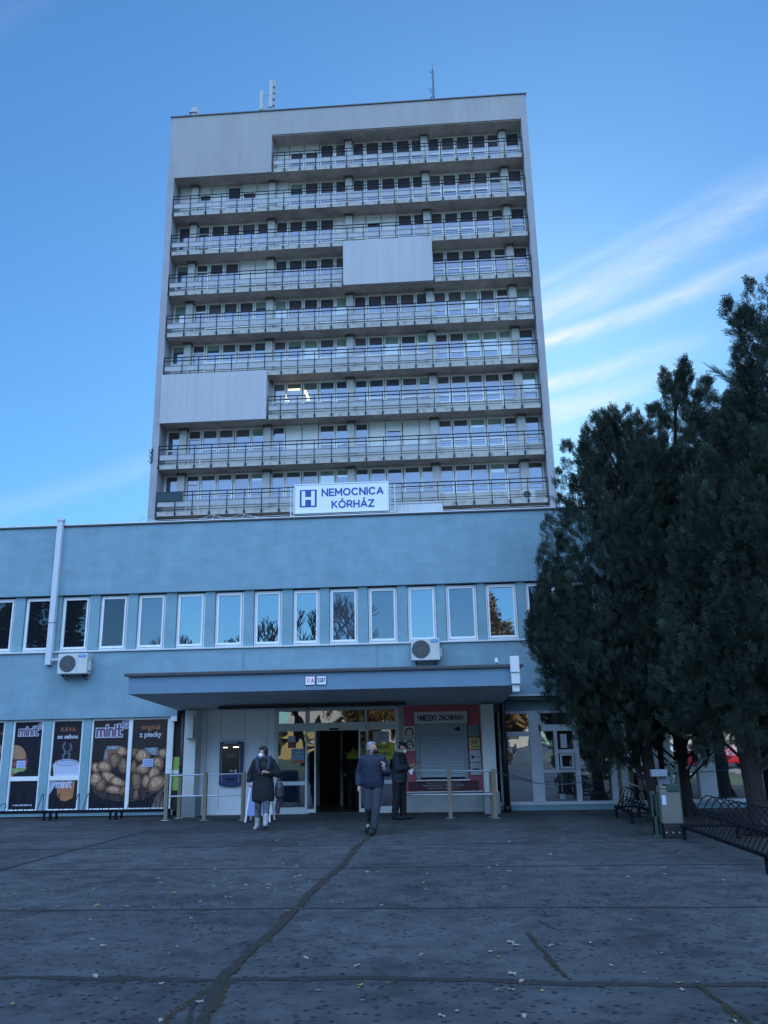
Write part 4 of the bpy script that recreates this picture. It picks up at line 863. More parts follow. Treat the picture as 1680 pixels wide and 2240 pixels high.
# sandwich board
t=thing('sandwich_board',(-4.3,20.3,0),'white sandwich board standing behind the woman in the dark coat','sandwich board')
b=MB(); 
for s in (-1,1):
    b.bar((-4.35+s*.285,20.02,0),(-4.35+s*.20,20.30,1.0),.035,.03); b.bar((-4.35+s*.285,20.60,0),(-4.35+s*.20,20.32,1.0),.035,.03)
b.bar((-4.55,20.31,1.0),(-4.15,20.31,1.0),.04,.04); b.build('frame',WHITE,t)
b=MB(); b.v+=[(-4.61,20.055,.14),(-4.09,20.055,.14),(-4.17,20.285,.97),(-4.53,20.285,.97),(-4.61,20.065,.14),(-4.09,20.065,.14),(-4.17,20.295,.97),(-4.53,20.295,.97)]; b.f+=[(0,1,2,3),(7,6,5,4),(0,4,5,1),(1,5,6,2),(2,6,7,3),(3,7,4,0)]; b.m+=[0]*6
b.build('panel',mat('board_blue',(.20,.26,.52),.5),t)
# ------------------------------------------------------------ bicycle racks
RK=mat('rack_paint',(.008,.009,.014),.9,spec=.12)
def rack_front(x0,x1,y,label):
    t=thing('bicycle_rack',((x0+x1)/2,y,0),label,'bicycle rack','bicycle racks')
    b=MB(); b.bar((x0,y,.20),(x1,y,.20),.05,.045); b.bar((x0,y+.36,.20),(x1,y+.36,.20),.04,.04); b.bar((x0+.02,y,.2),(x0+.02,y+.36,.2),.04,.04); b.bar((x1-.02,y,.2),(x1-.02,y+.36,.2),.04,.04)
    b.build('base_rail',RK,t)
    for x in (x0+.04,x1-.04):
        b=MB(); b.bar((x,y,0),(x,y,.2),.05,.04,up=(0,1,0)); b.bar((x,y+.36,0),(x,y+.36,.2),.05,.04,up=(0,1,0)); b.build('leg',RK,t)
    n=6; w=(x1-x0-.1)/n
    for i in range(n):
        a=x0+.05+i*w; b=MB()
        if i%3==1:
            b.path([(a+.03,y,.2),(a+.05,y+.10,.37),(a+.10,y+.13,.41),(a+w-.10,y+.13,.41),(a+w-.05,y+.10,.37),(a+w-.03,y,.2)],.009,5)
        else:
            b.path([(a+.04,y,.2),(a+w*.5-.015,y+.12,.62),(a+w*.5+.015,y+.12,.62),(a+w-.04,y,.2)],.010,5)
        b.build('wheel_hoop',RK,t)
    return t
rack_front(-11.52,-9.93,21.2,'dark bicycle rack below the burger poster at the left edge of the picture')
rack_front(-9.86,-8.25,21.2,'dark bicycle rack below the coffee poster, middle of the left three')
rack_front(-8.18,-6.88,21.2,'dark bicycle rack below the pastry posters, next to the wooden barrier')
def rack_side(x0,x1,y0,y1,label,tall,n,hz=.22):
    t=thing('bicycle_rack',((x0+x1)/2,(y0+y1)/2,0),label,'bicycle rack','bicycle racks')
    b=MB(); b.bar((x0,y0,hz),(x0,y1,hz),.05,.05); b.bar((x1,y0,hz),(x1,y1,hz),.05,.05); b.bar((x0,y0,hz),(x1,y0,hz),.04,.04); b.bar((x0,y1,hz),(x1,y1,hz),.04,.04); b.bar(((x0+x1)/2,y0,hz+.16),((x0+x1)/2,y1,hz+.16),.03,.03); b.build('base_rail',RK,t)
    for y in (y0+.1,y1-.1):
        b=MB(); b.bar((x0,y,0),(x0,y,hz),.05,.05,up=(0,1,0)); b.bar((x1,y,0),(x1,y,hz),.05,.05,up=(0,1,0)); b.build('leg',RK,t)
    for i in range(n):
        y=y0+.12+(y1-y0-.24)*i/(n-1); b=MB(); m=(x0+x1)/2; w=(x1-x0)/2
        h=tall if (i%2==0) else tall*.52
        lean=.10
        if i%2==0: b.path([(x0,y,hz),(m-.12,y+lean,hz+h*.9),(m-.05,y+lean,hz+h),(m+.05,y+lean,hz+h),(m+.12,y+lean,hz+h*.9),(x1,y,hz)],.010,5)
        else: b.path([(x0,y,hz),(x0+.2,y+.05,hz+h),(m,y+.05,hz+h),(x1-.2,y,hz)],.010,5)
        b.build('wheel_hoop',RK,t)
rack_side(3.80,4.30,18.3,20.1,'small dark bicycle rack left of the beige litter bin, near the glazing',.42,10)
rack_side(4.06,4.95,11.6,15.6,'long dark bicycle rack under the trees, at the right edge of the paving',.50,22)
# litter bin
t=thing('litter_bin',(3.95,15.9,0),'beige litter bin with a black foot and a green frame, beside the long bicycle rack','litter bin')
GRN=mat('bin_green',(.02,.045,.04),.6); BEI=mat('bin_beige',(.135,.135,.115),.55,.08,4); BLK=mat('bin_black',(.012,.012,.015),.5)
b=MB(); b.box(3.78,4.13,15.75,16.05,.24,.82); b.prism([(3.78,.82),(3.95,.82),(3.95,.86),(3.80,.88)],15.75,16.05); bevel(b.build('body',BEI,t),.02)
b=MB(); b.box(3.80,4.12,15.77,16.03,0,.235); bevel(b.build('foot',BLK,t),.015)
b=MB(); b.box(3.90,4.12,15.73,16.05,.78,.90); bevel(b.build('lid',GRN,t),.01)
b=MB(); b.box(4.02,4.07,16.02,16.07,.0,1.28); b.box(4.15,4.21,16.0,16.06,0,1.28); b.box(4.02,4.21,16.0,16.06,1.24,1.29); b.box(3.72,4.2,15.98,16.08,1.08,1.15); b.box(3.64,3.67,15.9,15.96,.02,.74); b.box(3.72,3.75,15.9,15.96,.0,.78); b.box(3.64,3.76,15.9,15.96,.72,.78); b.box(3.62,3.78,15.86,16.0,0,.05); b.box(3.64,3.75,15.9,15.93,.05,.36); bevel(b.build('frame',GRN,t),.005)
b=MB(); b.box(3.70,3.98,15.90,16.02,1.03,1.15); bevel(b.build('ashtray',mat('bin_ashtray',(.20,.24,.28),.4),t),.006)
b=MB(); b.box(3.84,4.04,16.01,16.03,.86,1.02); b.build('back_plate',mat('bin_plate',(.12,.15,.19),.5),t)
b=MB(); b.box(3.80,3.87,15.744,15.75,.56,.72); b.build('label_plate',mat('bin_label',(.45,.50,.60),.5),t)
b=MB()
for x in (3.83,3.94,4.05): b.tube((x,15.765,.10),(x,15.77,.10),.012,n=8)
b.build('bolt',ALU,t)
# ------------------------------------------------------------ trees
def leaf_mesh(name,V,F,mats,parent,midx=None):
    me=bpy.data.meshes.new(name); n=len(V); k=F.shape[1]; m=len(F)
    me.vertices.add(n); me.vertices.foreach_set('co',V.astype(np.float32).ravel())
    me.loops.add(m*k); me.loops.foreach_set('vertex_index',F.astype(np.int32).ravel())
    me.polygons.add(m); me.polygons.foreach_set('loop_start',np.arange(0,m*k,k,dtype=np.int32))
    try: me.polygons.foreach_set('loop_total',np.full(m,k,dtype=np.int32))
    except Exception: pass
    o=link(name,me,mats,parent)
    if midx is not None: me.polygons.foreach_set('material_index',midx.astype(np.int32))
    me.update(calc_edges=True); return o
def spray_template(kind):
    V=[];F=[]
    def q(p,d,l,w,nrm):
        p=np.array(p,float); d=np.array(d,float); d/=np.linalg.norm(d); s=np.cross(d,nrm); s/=np.linalg.norm(s)+1e-9
        k=len(V); V.extend([p-s*w*.4,p+s*w*.4,p+d*l*.65+s*w*.45,p+d*l,p+d*l*.65-s*w*.45][:5] if kind=='leaf' else [p,p+d*l*.55+s*w*.5,p+d*l,p+d*l*.55-s*w*.5]); F.append(list(range(k,len(V))))
    n=np.array([0,1,0.])
    if kind=='thuja':
        q((0,0,0),(0,0,1),.25,.016,n)
        for i in range(6):
            z=.02+i*.036; l=.115*(1-.09*i)
            for s in (-1,1): q((0,.004*i,z),(s*.8,.22*(-1)**i,.8),l,.020,n)
            if i%2==0:
                for s in (-1,1): q((s*.045,.0,z+.045),(s*.25,.6*(-1)**(i//2),.9),l*.65,.017,n)
    elif kind=='needle':
        q((0,0,0),(0,0,1),.24,.012,n)
        for i in range(11):
            z=.01+i*.021; a=i*2.4
            for t in (0,2.1,4.2): q((0,0,z),(math.cos(a+t),math.sin(a+t),.8),.035,.010,np.array([math.sin(a+t),-math.cos(a+t),.1]))
    else:
        for i in range(7):
            a=i*2.39; q((.06*math.cos(a),.06*math.sin(a),.03*i),(math.cos(a),math.sin(a),.4),.11,.075,np.array([0,.2,1.]))
    return np.array(V),np.array(F)
def scatter(T,pos,up,scale,roll):
    V,F=T; n=len(pos); up=up/np.linalg.norm(up,axis=1,keepdims=True)
    ref=np.tile(np.array([[0,0,1.]]),(n,1)); ref[np.abs(up[:,2])>.95]=[1,0,0]
    a=np.cross(ref,up); a/=np.linalg.norm(a,axis=1,keepdims=True); b=np.cross(up,a)
    c,s=np.cos(roll)[:,None],np.sin(roll)[:,None]; a2=a*c+b*s; b2=-a*s+b*c
    P=pos[:,None,:]+scale[:,None,None]*(V[None,:,0:1]*a2[:,None,:]+V[None,:,1:2]*b2[:,None,:]+V[None,:,2:3]*up[:,None,:])
    FF=F[None,:,:]+(np.arange(n)*len(V))[:,None,None]
    return P.reshape(-1,3),FF.reshape(-1,F.shape[1])
def leafmat(name,c,c2,tr=.18):
    m=bpy.data.materials.new(name); m.use_nodes=True; nt=m.node_tree; N=nt.nodes; L=nt.links; b=N['Principled BSDF']; b.inputs['Roughness'].default_value=.65; b.inputs['Specular IOR Level'].default_value=.3
    g=N.new('ShaderNodeNewGeometry'); tc=N.new('ShaderNodeTexCoord'); n=N.new('ShaderNodeTexNoise'); n.inputs['Scale'].default_value=1.1; n.inputs['Detail'].default_value=5; L.new(tc.outputs['Object'],n.inputs['Vector'])
    ad=N.new('ShaderNodeMath'); ad.operation='MULTIPLY_ADD'; L.new(g.outputs['Random Per Island'],ad.inputs[0]); ad.inputs[1].default_value=.45; L.new(n.outputs[0],ad.inputs[2])
    r=N.new('ShaderNodeValToRGB'); r.color_ramp.elements[0].position=.45; r.color_ramp.elements[1].position=.95; r.color_ramp.elements[0].color=(*c,1); r.color_ramp.elements[1].color=(*c2,1); L.new(ad.outputs[0],r.inputs[0]); L.new(r.outputs[0],b.inputs['Base Color'])
    t=N.new('ShaderNodeBsdfTranslucent'); L.new(r.outputs[0],t.inputs[0]); mx=N.new('ShaderNodeMixShader'); mx.inputs[0].default_value=tr; L.new(b.outputs[0],mx.inputs[1]); L.new(t.outputs[0],mx.inputs[2]); L.new(mx.outputs[0],N['Material Output'].inputs[0])
    return m
THL=leafmat('thuja_leaf',(.010,.021,.018),(.036,.056,.036)); BARK=mat('bark',(.022,.017,.016),.95,.35,5,bump=1,bs=18,stretch=(6,6,.8))
TWIG=mat('twig',(.035,.028,.026),.9); SPL=leafmat('spruce_needle',(.025,.05,.04),(.07,.11,.08))
TT=spray_template('thuja'); NT_=spray_template('needle'); LT=spray_template('leaf')
def lump(z,a,seed,f=1.0):
    return .5*np.sin(2.3*a+1.7*z*f+seed)+.32*np.sin(5.1*a-2.9*z*f+seed*2.1)+.26*np.sin(9.3*a+4.3*z*f+seed*.7)
def tree(name,label,base,trunk,prof,n,seed,cat='tree',leaf=None,T=None,gap=.0,scale=(.55,1.05),droop=0,group='conifers by the entrance',limbs=40,ylim=21.75,core=True,per=95,psc=1.0):
    """prof: list of (z,cx,cy,radius); trunk: list of (x,y,z,r)"""
    g=np.random.default_rng(seed); t=thing(name,(base[0],base[1],0),label,cat,group)
    b=MB(); b.smooth=True
    for (x0,y0,z0,r0),(x1,y1,z1,r1) in zip(trunk[:-1],trunk[1:]): b.tube((x0,y0,z0),(x1,y1,z1),r0,r1,12,cap=False)
    for k in range(5):   # root flare
        a=k*1.26+seed; b.tube((base[0]+math.cos(a)*trunk[0][3]*1.5,base[1]+math.sin(a)*trunk[0][3]*1.5,-.02),(base[0]+math.cos(a)*trunk[0][3]*.4,base[1]+math.sin(a)*trunk[0][3]*.4,.32),trunk[0][3]*.35,trunk[0][3]*.5,7)
    b.build('trunk',BARK,t)
    pz=np.array([p[0] for p in prof]); px=np.array([p[1] for p in prof]); py=np.array([p[2] for p in prof]); pr=np.array([p[3] for p in prof])
    # limbs
    b=MB()
    tz=np.array([q[2] for q in trunk]); tx=np.array([q[0] for q in trunk]); ty=np.array([q[1] for q in trunk])
    for k in range(limbs):
        z=g.uniform(pz[0]+.2,pz[-1]-.4); a=g.uniform(0,2*math.pi); r=np.interp(z,pz,pr)*g.uniform(.7,1.0); 
        z0=max(trunk[1][2] if len(trunk)>2 else .8,z-r*.8-.3); z0=min(z0,tz[-1])
        p0=Vector((np.interp(z0,tz,tx),np.interp(z0,tz,ty),z0)); c=Vector((np.interp(z,pz,px),np.interp(z,pz,py),z)); p2=c+Vector((math.cos(a)*r,min(math.sin(a)*r,ylim-c.y-.1),0)); pm=p0.lerp(p2,.5)+Vector((0,0,-.12+g.uniform(-.1,.1)))
        b.tube(p0,pm,.035,.02,5,cap=False); b.tube(pm,p2,.02,.006,5,cap=False)
        for q in range(3):
            s=pm.lerp(p2,g.uniform(.1,.8)); b.tube(s,s+Vector(tuple(g.normal(0,.22,3)))+Vector((0,0,.25)),.008,.003,4,cap=False)
    b.build('limbs',TWIG if core else BARK,t)
    nm=max(14,int(n/per)); zz=g.uniform(pz[0],pz[-1],nm*4); w=np.interp(zz,pz,pr); zz=zz[g.uniform(0,pr.max(),nm*4)<np.maximum(w,.25)][:nm]
    zz=np.append(zz,[pz[-1]-.5,pz[-1]-.9,pz[-1]-1.3]); POS=[];UP=[]
    for q,z in enumerate(zz):
        a=g.uniform(0,2*math.pi); R_=float(np.interp(z,pz,pr))*(1+.13*float(lump(z,a,seed)))
        dens=.5*math.sin(3.1*z+4*a+seed)+.5*math.sin(6.7*z-2.2*a+seed*3)
        if dens<-.95+gap*1.5*(z-pz[0])/(pz[-1]-pz[0]) and q<len(zz)-3: continue
        fr=g.uniform(.80,1.0) if g.uniform()<.72 else g.uniform(.2,.75)
        L_=min(g.uniform(.9,1.7),max(.6,R_*1.1))*psc; rp=L_*g.uniform(.20,.30)
        if q>=len(zz)-3: fr=.0 if q!=len(zz)-2 else .3
        rc=max(0,R_-rp*.75)*fr; out=Vector((math.cos(a),math.sin(a),0)); ax=(out*g.uniform(.12,.42)+Vector((g.normal(0,.08),g.normal(0,.08),1))).normalized()
        c0=Vector((np.interp(z,pz,px),np.interp(z,pz,py),z))+out*rc-ax*L_*.45
        k=int(per*g.uniform(.75,1.25)*max(.45,L_/1.3/psc)); u=g.uniform(0,1,k)**.85; ph=g.uniform(0,2*math.pi,k); prf=rp*np.sin(np.clip(u*.94+.06,0,1)**.75*math.pi)**.7*g.uniform(.5,1.08,k)
        A=np.array(ax); B=np.cross(A,[1,0,0]); B/=np.linalg.norm(B); C=np.cross(A,B)
        d=B[None]*np.cos(ph)[:,None]+C[None]*np.sin(ph)[:,None]
        POS.append(np.array(c0)[None]+A[None]*(u*L_)[:,None]+d*prf[:,None]); UP.append(A[None]*.95+d*.75*(1-u)[:,None]+g.normal(0,.28,(k,3))+np.array([[0,0,.15-droop]]))
    pos=np.concatenate(POS); up=np.concatenate(UP); pos[:,1]=np.minimum(pos[:,1],ylim-g.uniform(0,.15,len(pos)))
    V,F=scatter(T or TT,pos,up,g.uniform(*scale,len(pos)),g.uniform(0,6.28,len(pos)))
    V-=np.array([base[0],base[1],0]); leaf_mesh('crown',V,F,leaf or THL,t)
    return t
tree('thuja','conifer closest to the entrance, trunk behind the litter bin, crown hanging low over the glazing',(4.46,18.95),[(4.46,18.95,0,.17),(4.40,19,.8,.13),(4.34,19,1.7,.125),(4.45,19,4,.10),(4.4,19,8.6,.03)],
 [(.9,3.55,19.2,.25),(1.5,3.75,19.2,.75),(2.2,4.1,19.1,1.45),(3.0,4.2,19.0,2.1),(4.0,4.4,19,2.35),(5.0,4.45,19,2.2),(6,4.5,19,1.95),(7,4.5,19,1.65),(8,4.45,19,1.15),(8.7,4.4,19,.65),(9.25,4.35,19,.12)],26000,1,gap=.38,per=120)
tree('thuja','second conifer, its slim trunk right of the litter bin, twin peaked crown above',(5.38,20.1),[(5.38,20.1,0,.17),(5.36,20.1,.6,.13),(5.33,20.1,1.4,.115),(5.6,20,5,.09),(6.2,20,10,.03)],
 [(1.35,5.2,19.7,.7),(2.0,5.4,19.7,1.3),(3,5.6,19.7,1.5),(5,5.7,19.7,1.65),(7,5.8,19.7,1.6),(8.6,6.0,19.7,1.25),(9.6,6.2,19.8,.8),(10.4,6.4,19.8,.45),(10.95,6.45,19.8,.10)],24000,2,gap=.66,per=115)
tree('thuja','young conifer spire standing between the first two crowns',(5.1,20.9),[(5.1,20.9,0,.07),(5.15,20.9,3,.06),(5.3,20.8,9,.02)],
 [(2.5,5.1,20.6,.5),(4,5.2,20.5,.95),(7,5.3,20.5,1.0),(8.8,5.35,20.5,.8),(9.8,5.4,20.6,.15)],8000,5,gap=.6)
tree('thuja','nearest and tallest conifer at the right edge, thick leaning trunk behind the long bicycle rack',(5.56,16.0),[(5.56,16,0,.21),(5.50,16,.7,.165),(5.42,16,1.9,.155),(5.9,16,5,.12),(7.1,15.95,8.5,.06),(7.7,15.9,10.3,.02)],
 [(1.65,5.4,15.9,.9),(2.2,5.7,15.9,1.55),(3.4,5.9,15.9,1.75),(5,6.4,15.9,1.85),(7,7.0,15.9,1.6),(8.6,7.35,15.9,1.3),(9.8,7.5,15.9,1.25),(10.7,7.8,15.9,.95),(11.5,8.1,15.9,.6),(12.2,8.3,15.9,.1)],27000,3,gap=.40,per=115)
tree('thuja','middle conifer filling the gap between the twin peaked one and the nearest tree',(7.3,20.2),[(7.3,20.2,0,.12),(7.3,20.2,3,.1),(7.4,20.1,9.5,.02)],
 [(1.8,7.3,20,.7),(3,7.3,20,1.3),(6,7.35,19.9,1.35),(8.2,7.4,19.9,1.15),(9.4,7.5,19.9,.8),(10.1,7.6,19.9,.3)],12000,6,gap=.35,per=110)
tree('thuja','broad dark conifer filling the right edge behind the nearest tree',(8.1,18.6),[(8.1,18.6,0,.2),(8.1,18.6,3,.15),(8.3,18.6,11,.03)],
 [(1.8,8,18.5,.9),(2.6,8,18.5,1.8),(5,8.1,18.5,2.1),(8,8.3,18.5,1.6),(10,8.6,18.5,1.0),(11.5,8.8,18.5,.2)],9000,4,gap=.2)
# spruce: drooping boughs, tips poke out of the thuja mass
def spruce():
    g=np.random.default_rng(11); t=thing('spruce',(7.35,17.4,0),'thin spruce whose bare needled tips stick out left of the tallest conifer','tree','conifers by the entrance')
    b=MB(); b.tube((7.35,17.4,0),(7.35,17.4,8.6),.16,.02,10); b.smooth=True; b.build('trunk',BARK,t)
    b=MB(); P=[];U=[]
    def bough(p0,p1):
        b.tube(p0,p1,.022,.007,5); d=(p1-p0); L_=d.length; d.normalize(); s=d.cross(Vector((0,0,1))).normalized()
        for k in range(int(L_/.09)):
            u=.25+.75*k/(L_/.09); q=p0.lerp(p1,u); P.append(q); U.append(d+Vector((0,0,.25)))
            for sg in (-1,1):
                for e in range(max(1,int((1-u)*5))): 
                    dd=(d*.8+s*sg*.8+Vector((0,0,.25))).normalized(); P.append(q+dd*.13*e); U.append(dd)
        P.append(p1); U.append(d+Vector((0,0,.3)))
    for k in range(38):
        z=2.5+k*.15; r=1.3*(1-(z-2.5)/8.5)+.12; a=k*2.4; bough(Vector((7.35,17.4,z-.25)),Vector((7.35+math.cos(a)*r,17.4+math.sin(a)*r,z+.25)))
    bough(Vector((7.3,17.2,8.7)),Vector((6.10,17.0,9.42))); bough(Vector((7.35,17.3,8.5)),Vector((6.55,16.7,10.75)))
    b.build('limbs',TWIG,t)
    P=np.array([tuple(p) for p in P]); U=np.array([tuple(u) for u in U])+g.normal(0,.12,(len(P),3))
    V,F=scatter(NT_,P,U,g.uniform(.8,1.15,len(P)),g.uniform(0,6,len(P))); V-=np.array([7.35,17.4,0]); leaf_mesh('crown',V,F,SPL,t)
spruce()
# ------------------------------------------------------------ park behind the camera (mirrored in the windows)
GR=mat('lawn_grass',(.060,.085,.022),.95,.35,.6,c2=(.13,.13,.04))
b=MB(); b.quad((6.2,3.2,.006),(60,3.2,.006),(60,21,.006),(6.2,21,.006)); tag(b.build('lawn',GR),kind='structure')
b=MB(); b.quad((6.2,.6,.010),(60,.6,.010),(60,3.2,.010),(6.2,3.2,.010)); tag(b.build('path',mat('path_paving',(.30,.24,.20),.9,.1,3)),kind='structure')
b=MB(); b.quad((9,-60,.006),(60,-60,.006),(60,-14,.006),(9,-14,.006)); tag(b.build('lawn',GR),kind='structure')
b=MB(); b.quad((-70,-60,.006),(-4,-60,.006),(-4,-8,.006),(-70,-8,.006)); tag(b.build('lawn',GR),kind='structure')
b=MB(); b.quad((-70,-75,.010),(70,-75,.010),(70,-62,.010),(-70,-62,.010)); tag(b.build('road',mat('asphalt',(.06,.06,.062),.9,.15,3)),kind='structure')
GL=leafmat('park_conifer',(.02,.035,.018),(.06,.085,.035)); BL=leafmat('oak_leaf',(.13,.075,.025),(.30,.19,.07),.3); YL=leafmat('autumn_leaf',(.22,.17,.04),(.42,.34,.09),.3)
def park(kind,x,y,h,r,seed,label,n=2500):
    if kind=='bare':
        t=thing('bare_tree',(x,y,0),label,'tree','park trees behind the viewer'); b=MB(); g=random.Random(seed)
        def grow(p,d,l,rad,dep):
            q=p+d*l; b.tube(p,q,rad,rad*.7,5,cap=False)
            if dep==0: return
            for k in range(3 if dep>2 else 4):
                nd=(d+Vector((g.uniform(-.7,.7),g.uniform(-.7,.7),g.uniform(-.15,.5)))).normalized(); grow(q,nd,l*g.uniform(.62,.8),rad*.62,dep-1)
        grow(Vector((x,y,0)),Vector((0,0,1)),h*.27,r*.1,5); b.build('trunk',BARK,t); return
    sc_=h/10
    prof={'conifer':[(1,x,y,r*.7),(h*.2,x,y,r),(h*.6,x,y,r*.8),(h*.85,x,y,r*.4),(h,x,y,.1)],'round':[(h*.25,x,y,r*.4),(h*.4,x,y,r*.85),(h*.6,x,y,r),(h*.8,x,y,r*.8),(h,x,y,r*.25)]}[kind]
    tree('park_tree',label,(x,y),[(x,y,0,.25),(x,y,h*.3,.2),(x,y,h*.8,.05)],prof,n,seed,leaf=GL if kind=='conifer' else (BL if seed%2 else YL),T=LT,scale=(2.2,3.6) if kind!='conifer' else (2.5,4.0),gap=.6,group='park trees behind the viewer',limbs=20,ylim=999,core=False,per=60,psc=2.0)
park('conifer',-27.5,-10,15,4.0,21,'big dark conifer in the park behind the viewer, mirrored in the leftmost windows')
park('conifer',-34,-14,17,4.5,22,'second dark conifer in the park, farther left')
park('bare',-11.5,-24,16,3,31,'leafless tree in the park mirrored in the middle upper windows')
park('bare',-7.6,-29,17,3,32,'leafless tree mirrored right of the first bare tree')
park('bare',-24,-26,13.0,2.2,33,'small leafless tree far left in the park')
park('round',5.5,-30,13.4,4.0,41,'brown leaved oak catching the sun, mirrored above the canopy')
park('round',13.5,-26,15,5.0,43,'large brown leaved tree right of the oak')
park('round',24,-34,13,5.0,44,'yellow autumn tree at the right side of the park')
park('round',33,-20,12,5,45,'brown tree at the far right of the park')
park('round',-9,-58,9,4.5,47,'brown leaved tree beyond the road, mirrored in the entrance glass')
t=thing('kiosk',(-14,-70,0),'low yellow sunlit building across the road behind the viewer','building')
b=MB(); b.box(-24,-8,-74,-69,0,3.6); b.build('wall',mat('kiosk_yellow',(.45,.36,.15),.8,.1,1),t)
b=MB(); b.box(-24.3,-7.7,-74.3,-68.6,3.6,3.9); b.build('roof',FLASH,t)
for x in (-22,-18,-14,-10.5):
    b=MB(); b.box(x-.7,x+.7,-69.01,-68.95,1,2.4); b.build('window',G_BLK,t)
def block(x0,x1,y,h,label,col):  # unseen blocks added so their sunlit fronts fill light under the canopy
    t=thing('apartment_block',((x0+x1)/2,y,0),label,'building','unseen apartment blocks added to bounce sunlight')
    b=MB(); b.box(x0,x1,y-12,y,0,h); b.build('wall',mat('block_render',col,.85,.05,.3),t)
    b=MB(); b.box(x0-.3,x1+.3,y-12.3,y+.3,h,h+.4); b.build('roof',FLASH,t)
    b=MB(); z=1.2
    while z<h-1.5:
        x=x0+1.2
        while x<x1-2: b.box(x,x+1.5,y-.05,y+.02,z,z+1.4); x+=3.2
        z+=2.9
    tag(b.build('window',G_BLK,t),kind='stuff')
block(-75,-32,-92,15,'long cream apartment block at the left, added behind the viewer to bounce sunlight',(.62,.57,.50))
block(-26,14,-96,15,'pale yellow apartment block in the middle, added behind the viewer to bounce sunlight',(.50,.48,.43))
block(20,70,-90,14,'off white apartment block at the right, added behind the viewer to bounce sunlight',(.72,.68,.62))
def car(x,y,col,label,rz=0):
    t=thing('parked_car',(x,y,0),label,'car','cars parked behind the viewer',rz)
    pts=[(-2.1,.35),(-2.12,.75),(-1.95,.92),(-1.2,.98),(-.55,1.42),(.75,1.45),(1.55,1.0),(2.05,.9),(2.12,.55),(2.08,.32),(1.72,.30),(1.6,.55),(1.35,.62),(1.1,.55),(.98,.28),(-.98,.28),(-1.1,.55),(-1.35,.62),(-1.6,.55),(-1.72,.30)]
    b=MB(); b.prism(pts,-.85,.85); bevel(b.build('body',mat('car_paint',col,.25,coat=.6),t,local=True),.05)
    b=MB(); b.prism([(-1.05,1.0),(-.52,1.36),(.70,1.39),(1.35,1.02)],-.865,.865); b.build('windows',G_BLK,t,local=True)
    for wx in (-1.35,1.35):
        for wy in (-.86,.72):
            b=MB(); b.tube((wx,wy,.32),(wx,wy+.14,.32),.32,n=18); w=b.build('wheel',mat('tyre',(.02,.02,.02),.8),t,local=True)
            c=MB(); c.tube((wx,wy-.005,.32),(wx,wy+.145,.32),.19,n=12); c.build('rim',ALU,w,local=True)
    return t
car(14.3,-3.2,(.55,.02,.02),'bright red car parked beyond the path, mirrored in the glazing at the right',1.3)
car(11.0,-4.2,(.55,.56,.58),'silver car parked left of the red car',1.4); car(18.8,-3.6,(.04,.06,.10),'dark blue car parked right of the red car',1.45); car(8.6,-4.6,(.65,.66,.68),'white car at the left end of the parked row',1.5); car(22.5,-3.8,(.62,.64,.66),'white car at the right end of the parked row',1.4)
car(-13,-60,(.5,.5,.52),'pale grey car by the yellow building'); car(6,-57,(.03,.05,.10),'black car alone by the road beyond the park')
t=thing('street_lamp',(13.2,8,0),'slim street lamp on the lawn behind the viewer','street lamp')
b=MB(); b.tube((13.2,8,0),(13.2,8,3.9),.05,.035); b.build('pole',ALU,t)
b=MB(); b.tube((13.2,8,3.9),(13.2,8,4.2),.16,.24,12); b.build('lamp_head',mat('lamp_glass',(.5,.55,.55),.4),t)
# ------------------------------------------------------------ fallen leaves
LFm=[mat('leaf_pale',(.25,.23,.19),.8,.2,20),mat('leaf_yellow',(.24,.18,.06),.8,.2,20),mat('leaf_brown',(.16,.09,.05),.8,.3,20)]
lmesh=[]
for k in range(3):
    b=MB(); n=18; c=(0,0,.012); pts=[]
    for i in range(n):
        a=2*math.pi*i/n; r=(.034 if i%4==0 else (.017 if i%2 else .026))*(1+.25*math.sin(a*2+k)); pts.append((r*1.15*math.cos(a),r*math.sin(a),.003+.010*abs(math.sin(a*1.5+k))))
    for i in range(n): b.poly([c,pts[i],pts[(i+1)%n]])
    b.tube((0,0,.008),(-.05,.01,.004),.0015,n=4)
    me=bpy.data.meshes.new('fallen_leaf'); me.from_pydata(b.v,[],b.f); me.materials.append(LFm[k]); lmesh.append(me)
gl=random.Random(5)
HERE=[(-3.05,6.25,1.0),(-2.35,6.35,.9),(-2.55,6.33,.8),(-2.75,6.95,1.2),(-2.30,6.9,.6),(-.75,7.25,1.3),(-.08,6.0,1.2),(.5,6.8,1.2),(.45,7.0,1),(1.63,6.75,1.4),(1.75,6.75,1.3),(.02,6.1,1.2),(.85,7.9,1),(.55,7.9,1.1),(-.25,7.6,1),(-1.2,7.5,1),(-3.7,9.1,1),(-3.3,8.2,1),(-3.1,7.95,1),(-2.4,7.9,1.1),(1.2,8.0,1)]
def leaf(x,y,s):
    k=gl.choice((0,0,0,0,1,2)); o=bpy.data.objects.new('fallen_leaf',lmesh[k]); COL.objects.link(o); o.location=(x,y,.005); s*=gl.uniform(.55,1.0); o.scale=(s,s,s); o.rotation_euler=(gl.uniform(-.25,.25),gl.uniform(-.25,.25),gl.uniform(0,6.3))
    tag(o,'small dry fallen leaf lying flat on the grey paving','leaf','fallen leaves scattered over the paving')
for p in HERE: leaf(*p)
for i in range(150):
    y=5.9+10.5*gl.random()**1.4
    if gl.random()<.45: x=gl.gauss(-2.8,1.3); y=gl.gauss(10.8,1.3)
    else: x=gl.uniform(-.40*y,.32*y)
    if y<5.6 or x>3.6: continue
    leaf(x,y,gl.uniform(.75,1.15))
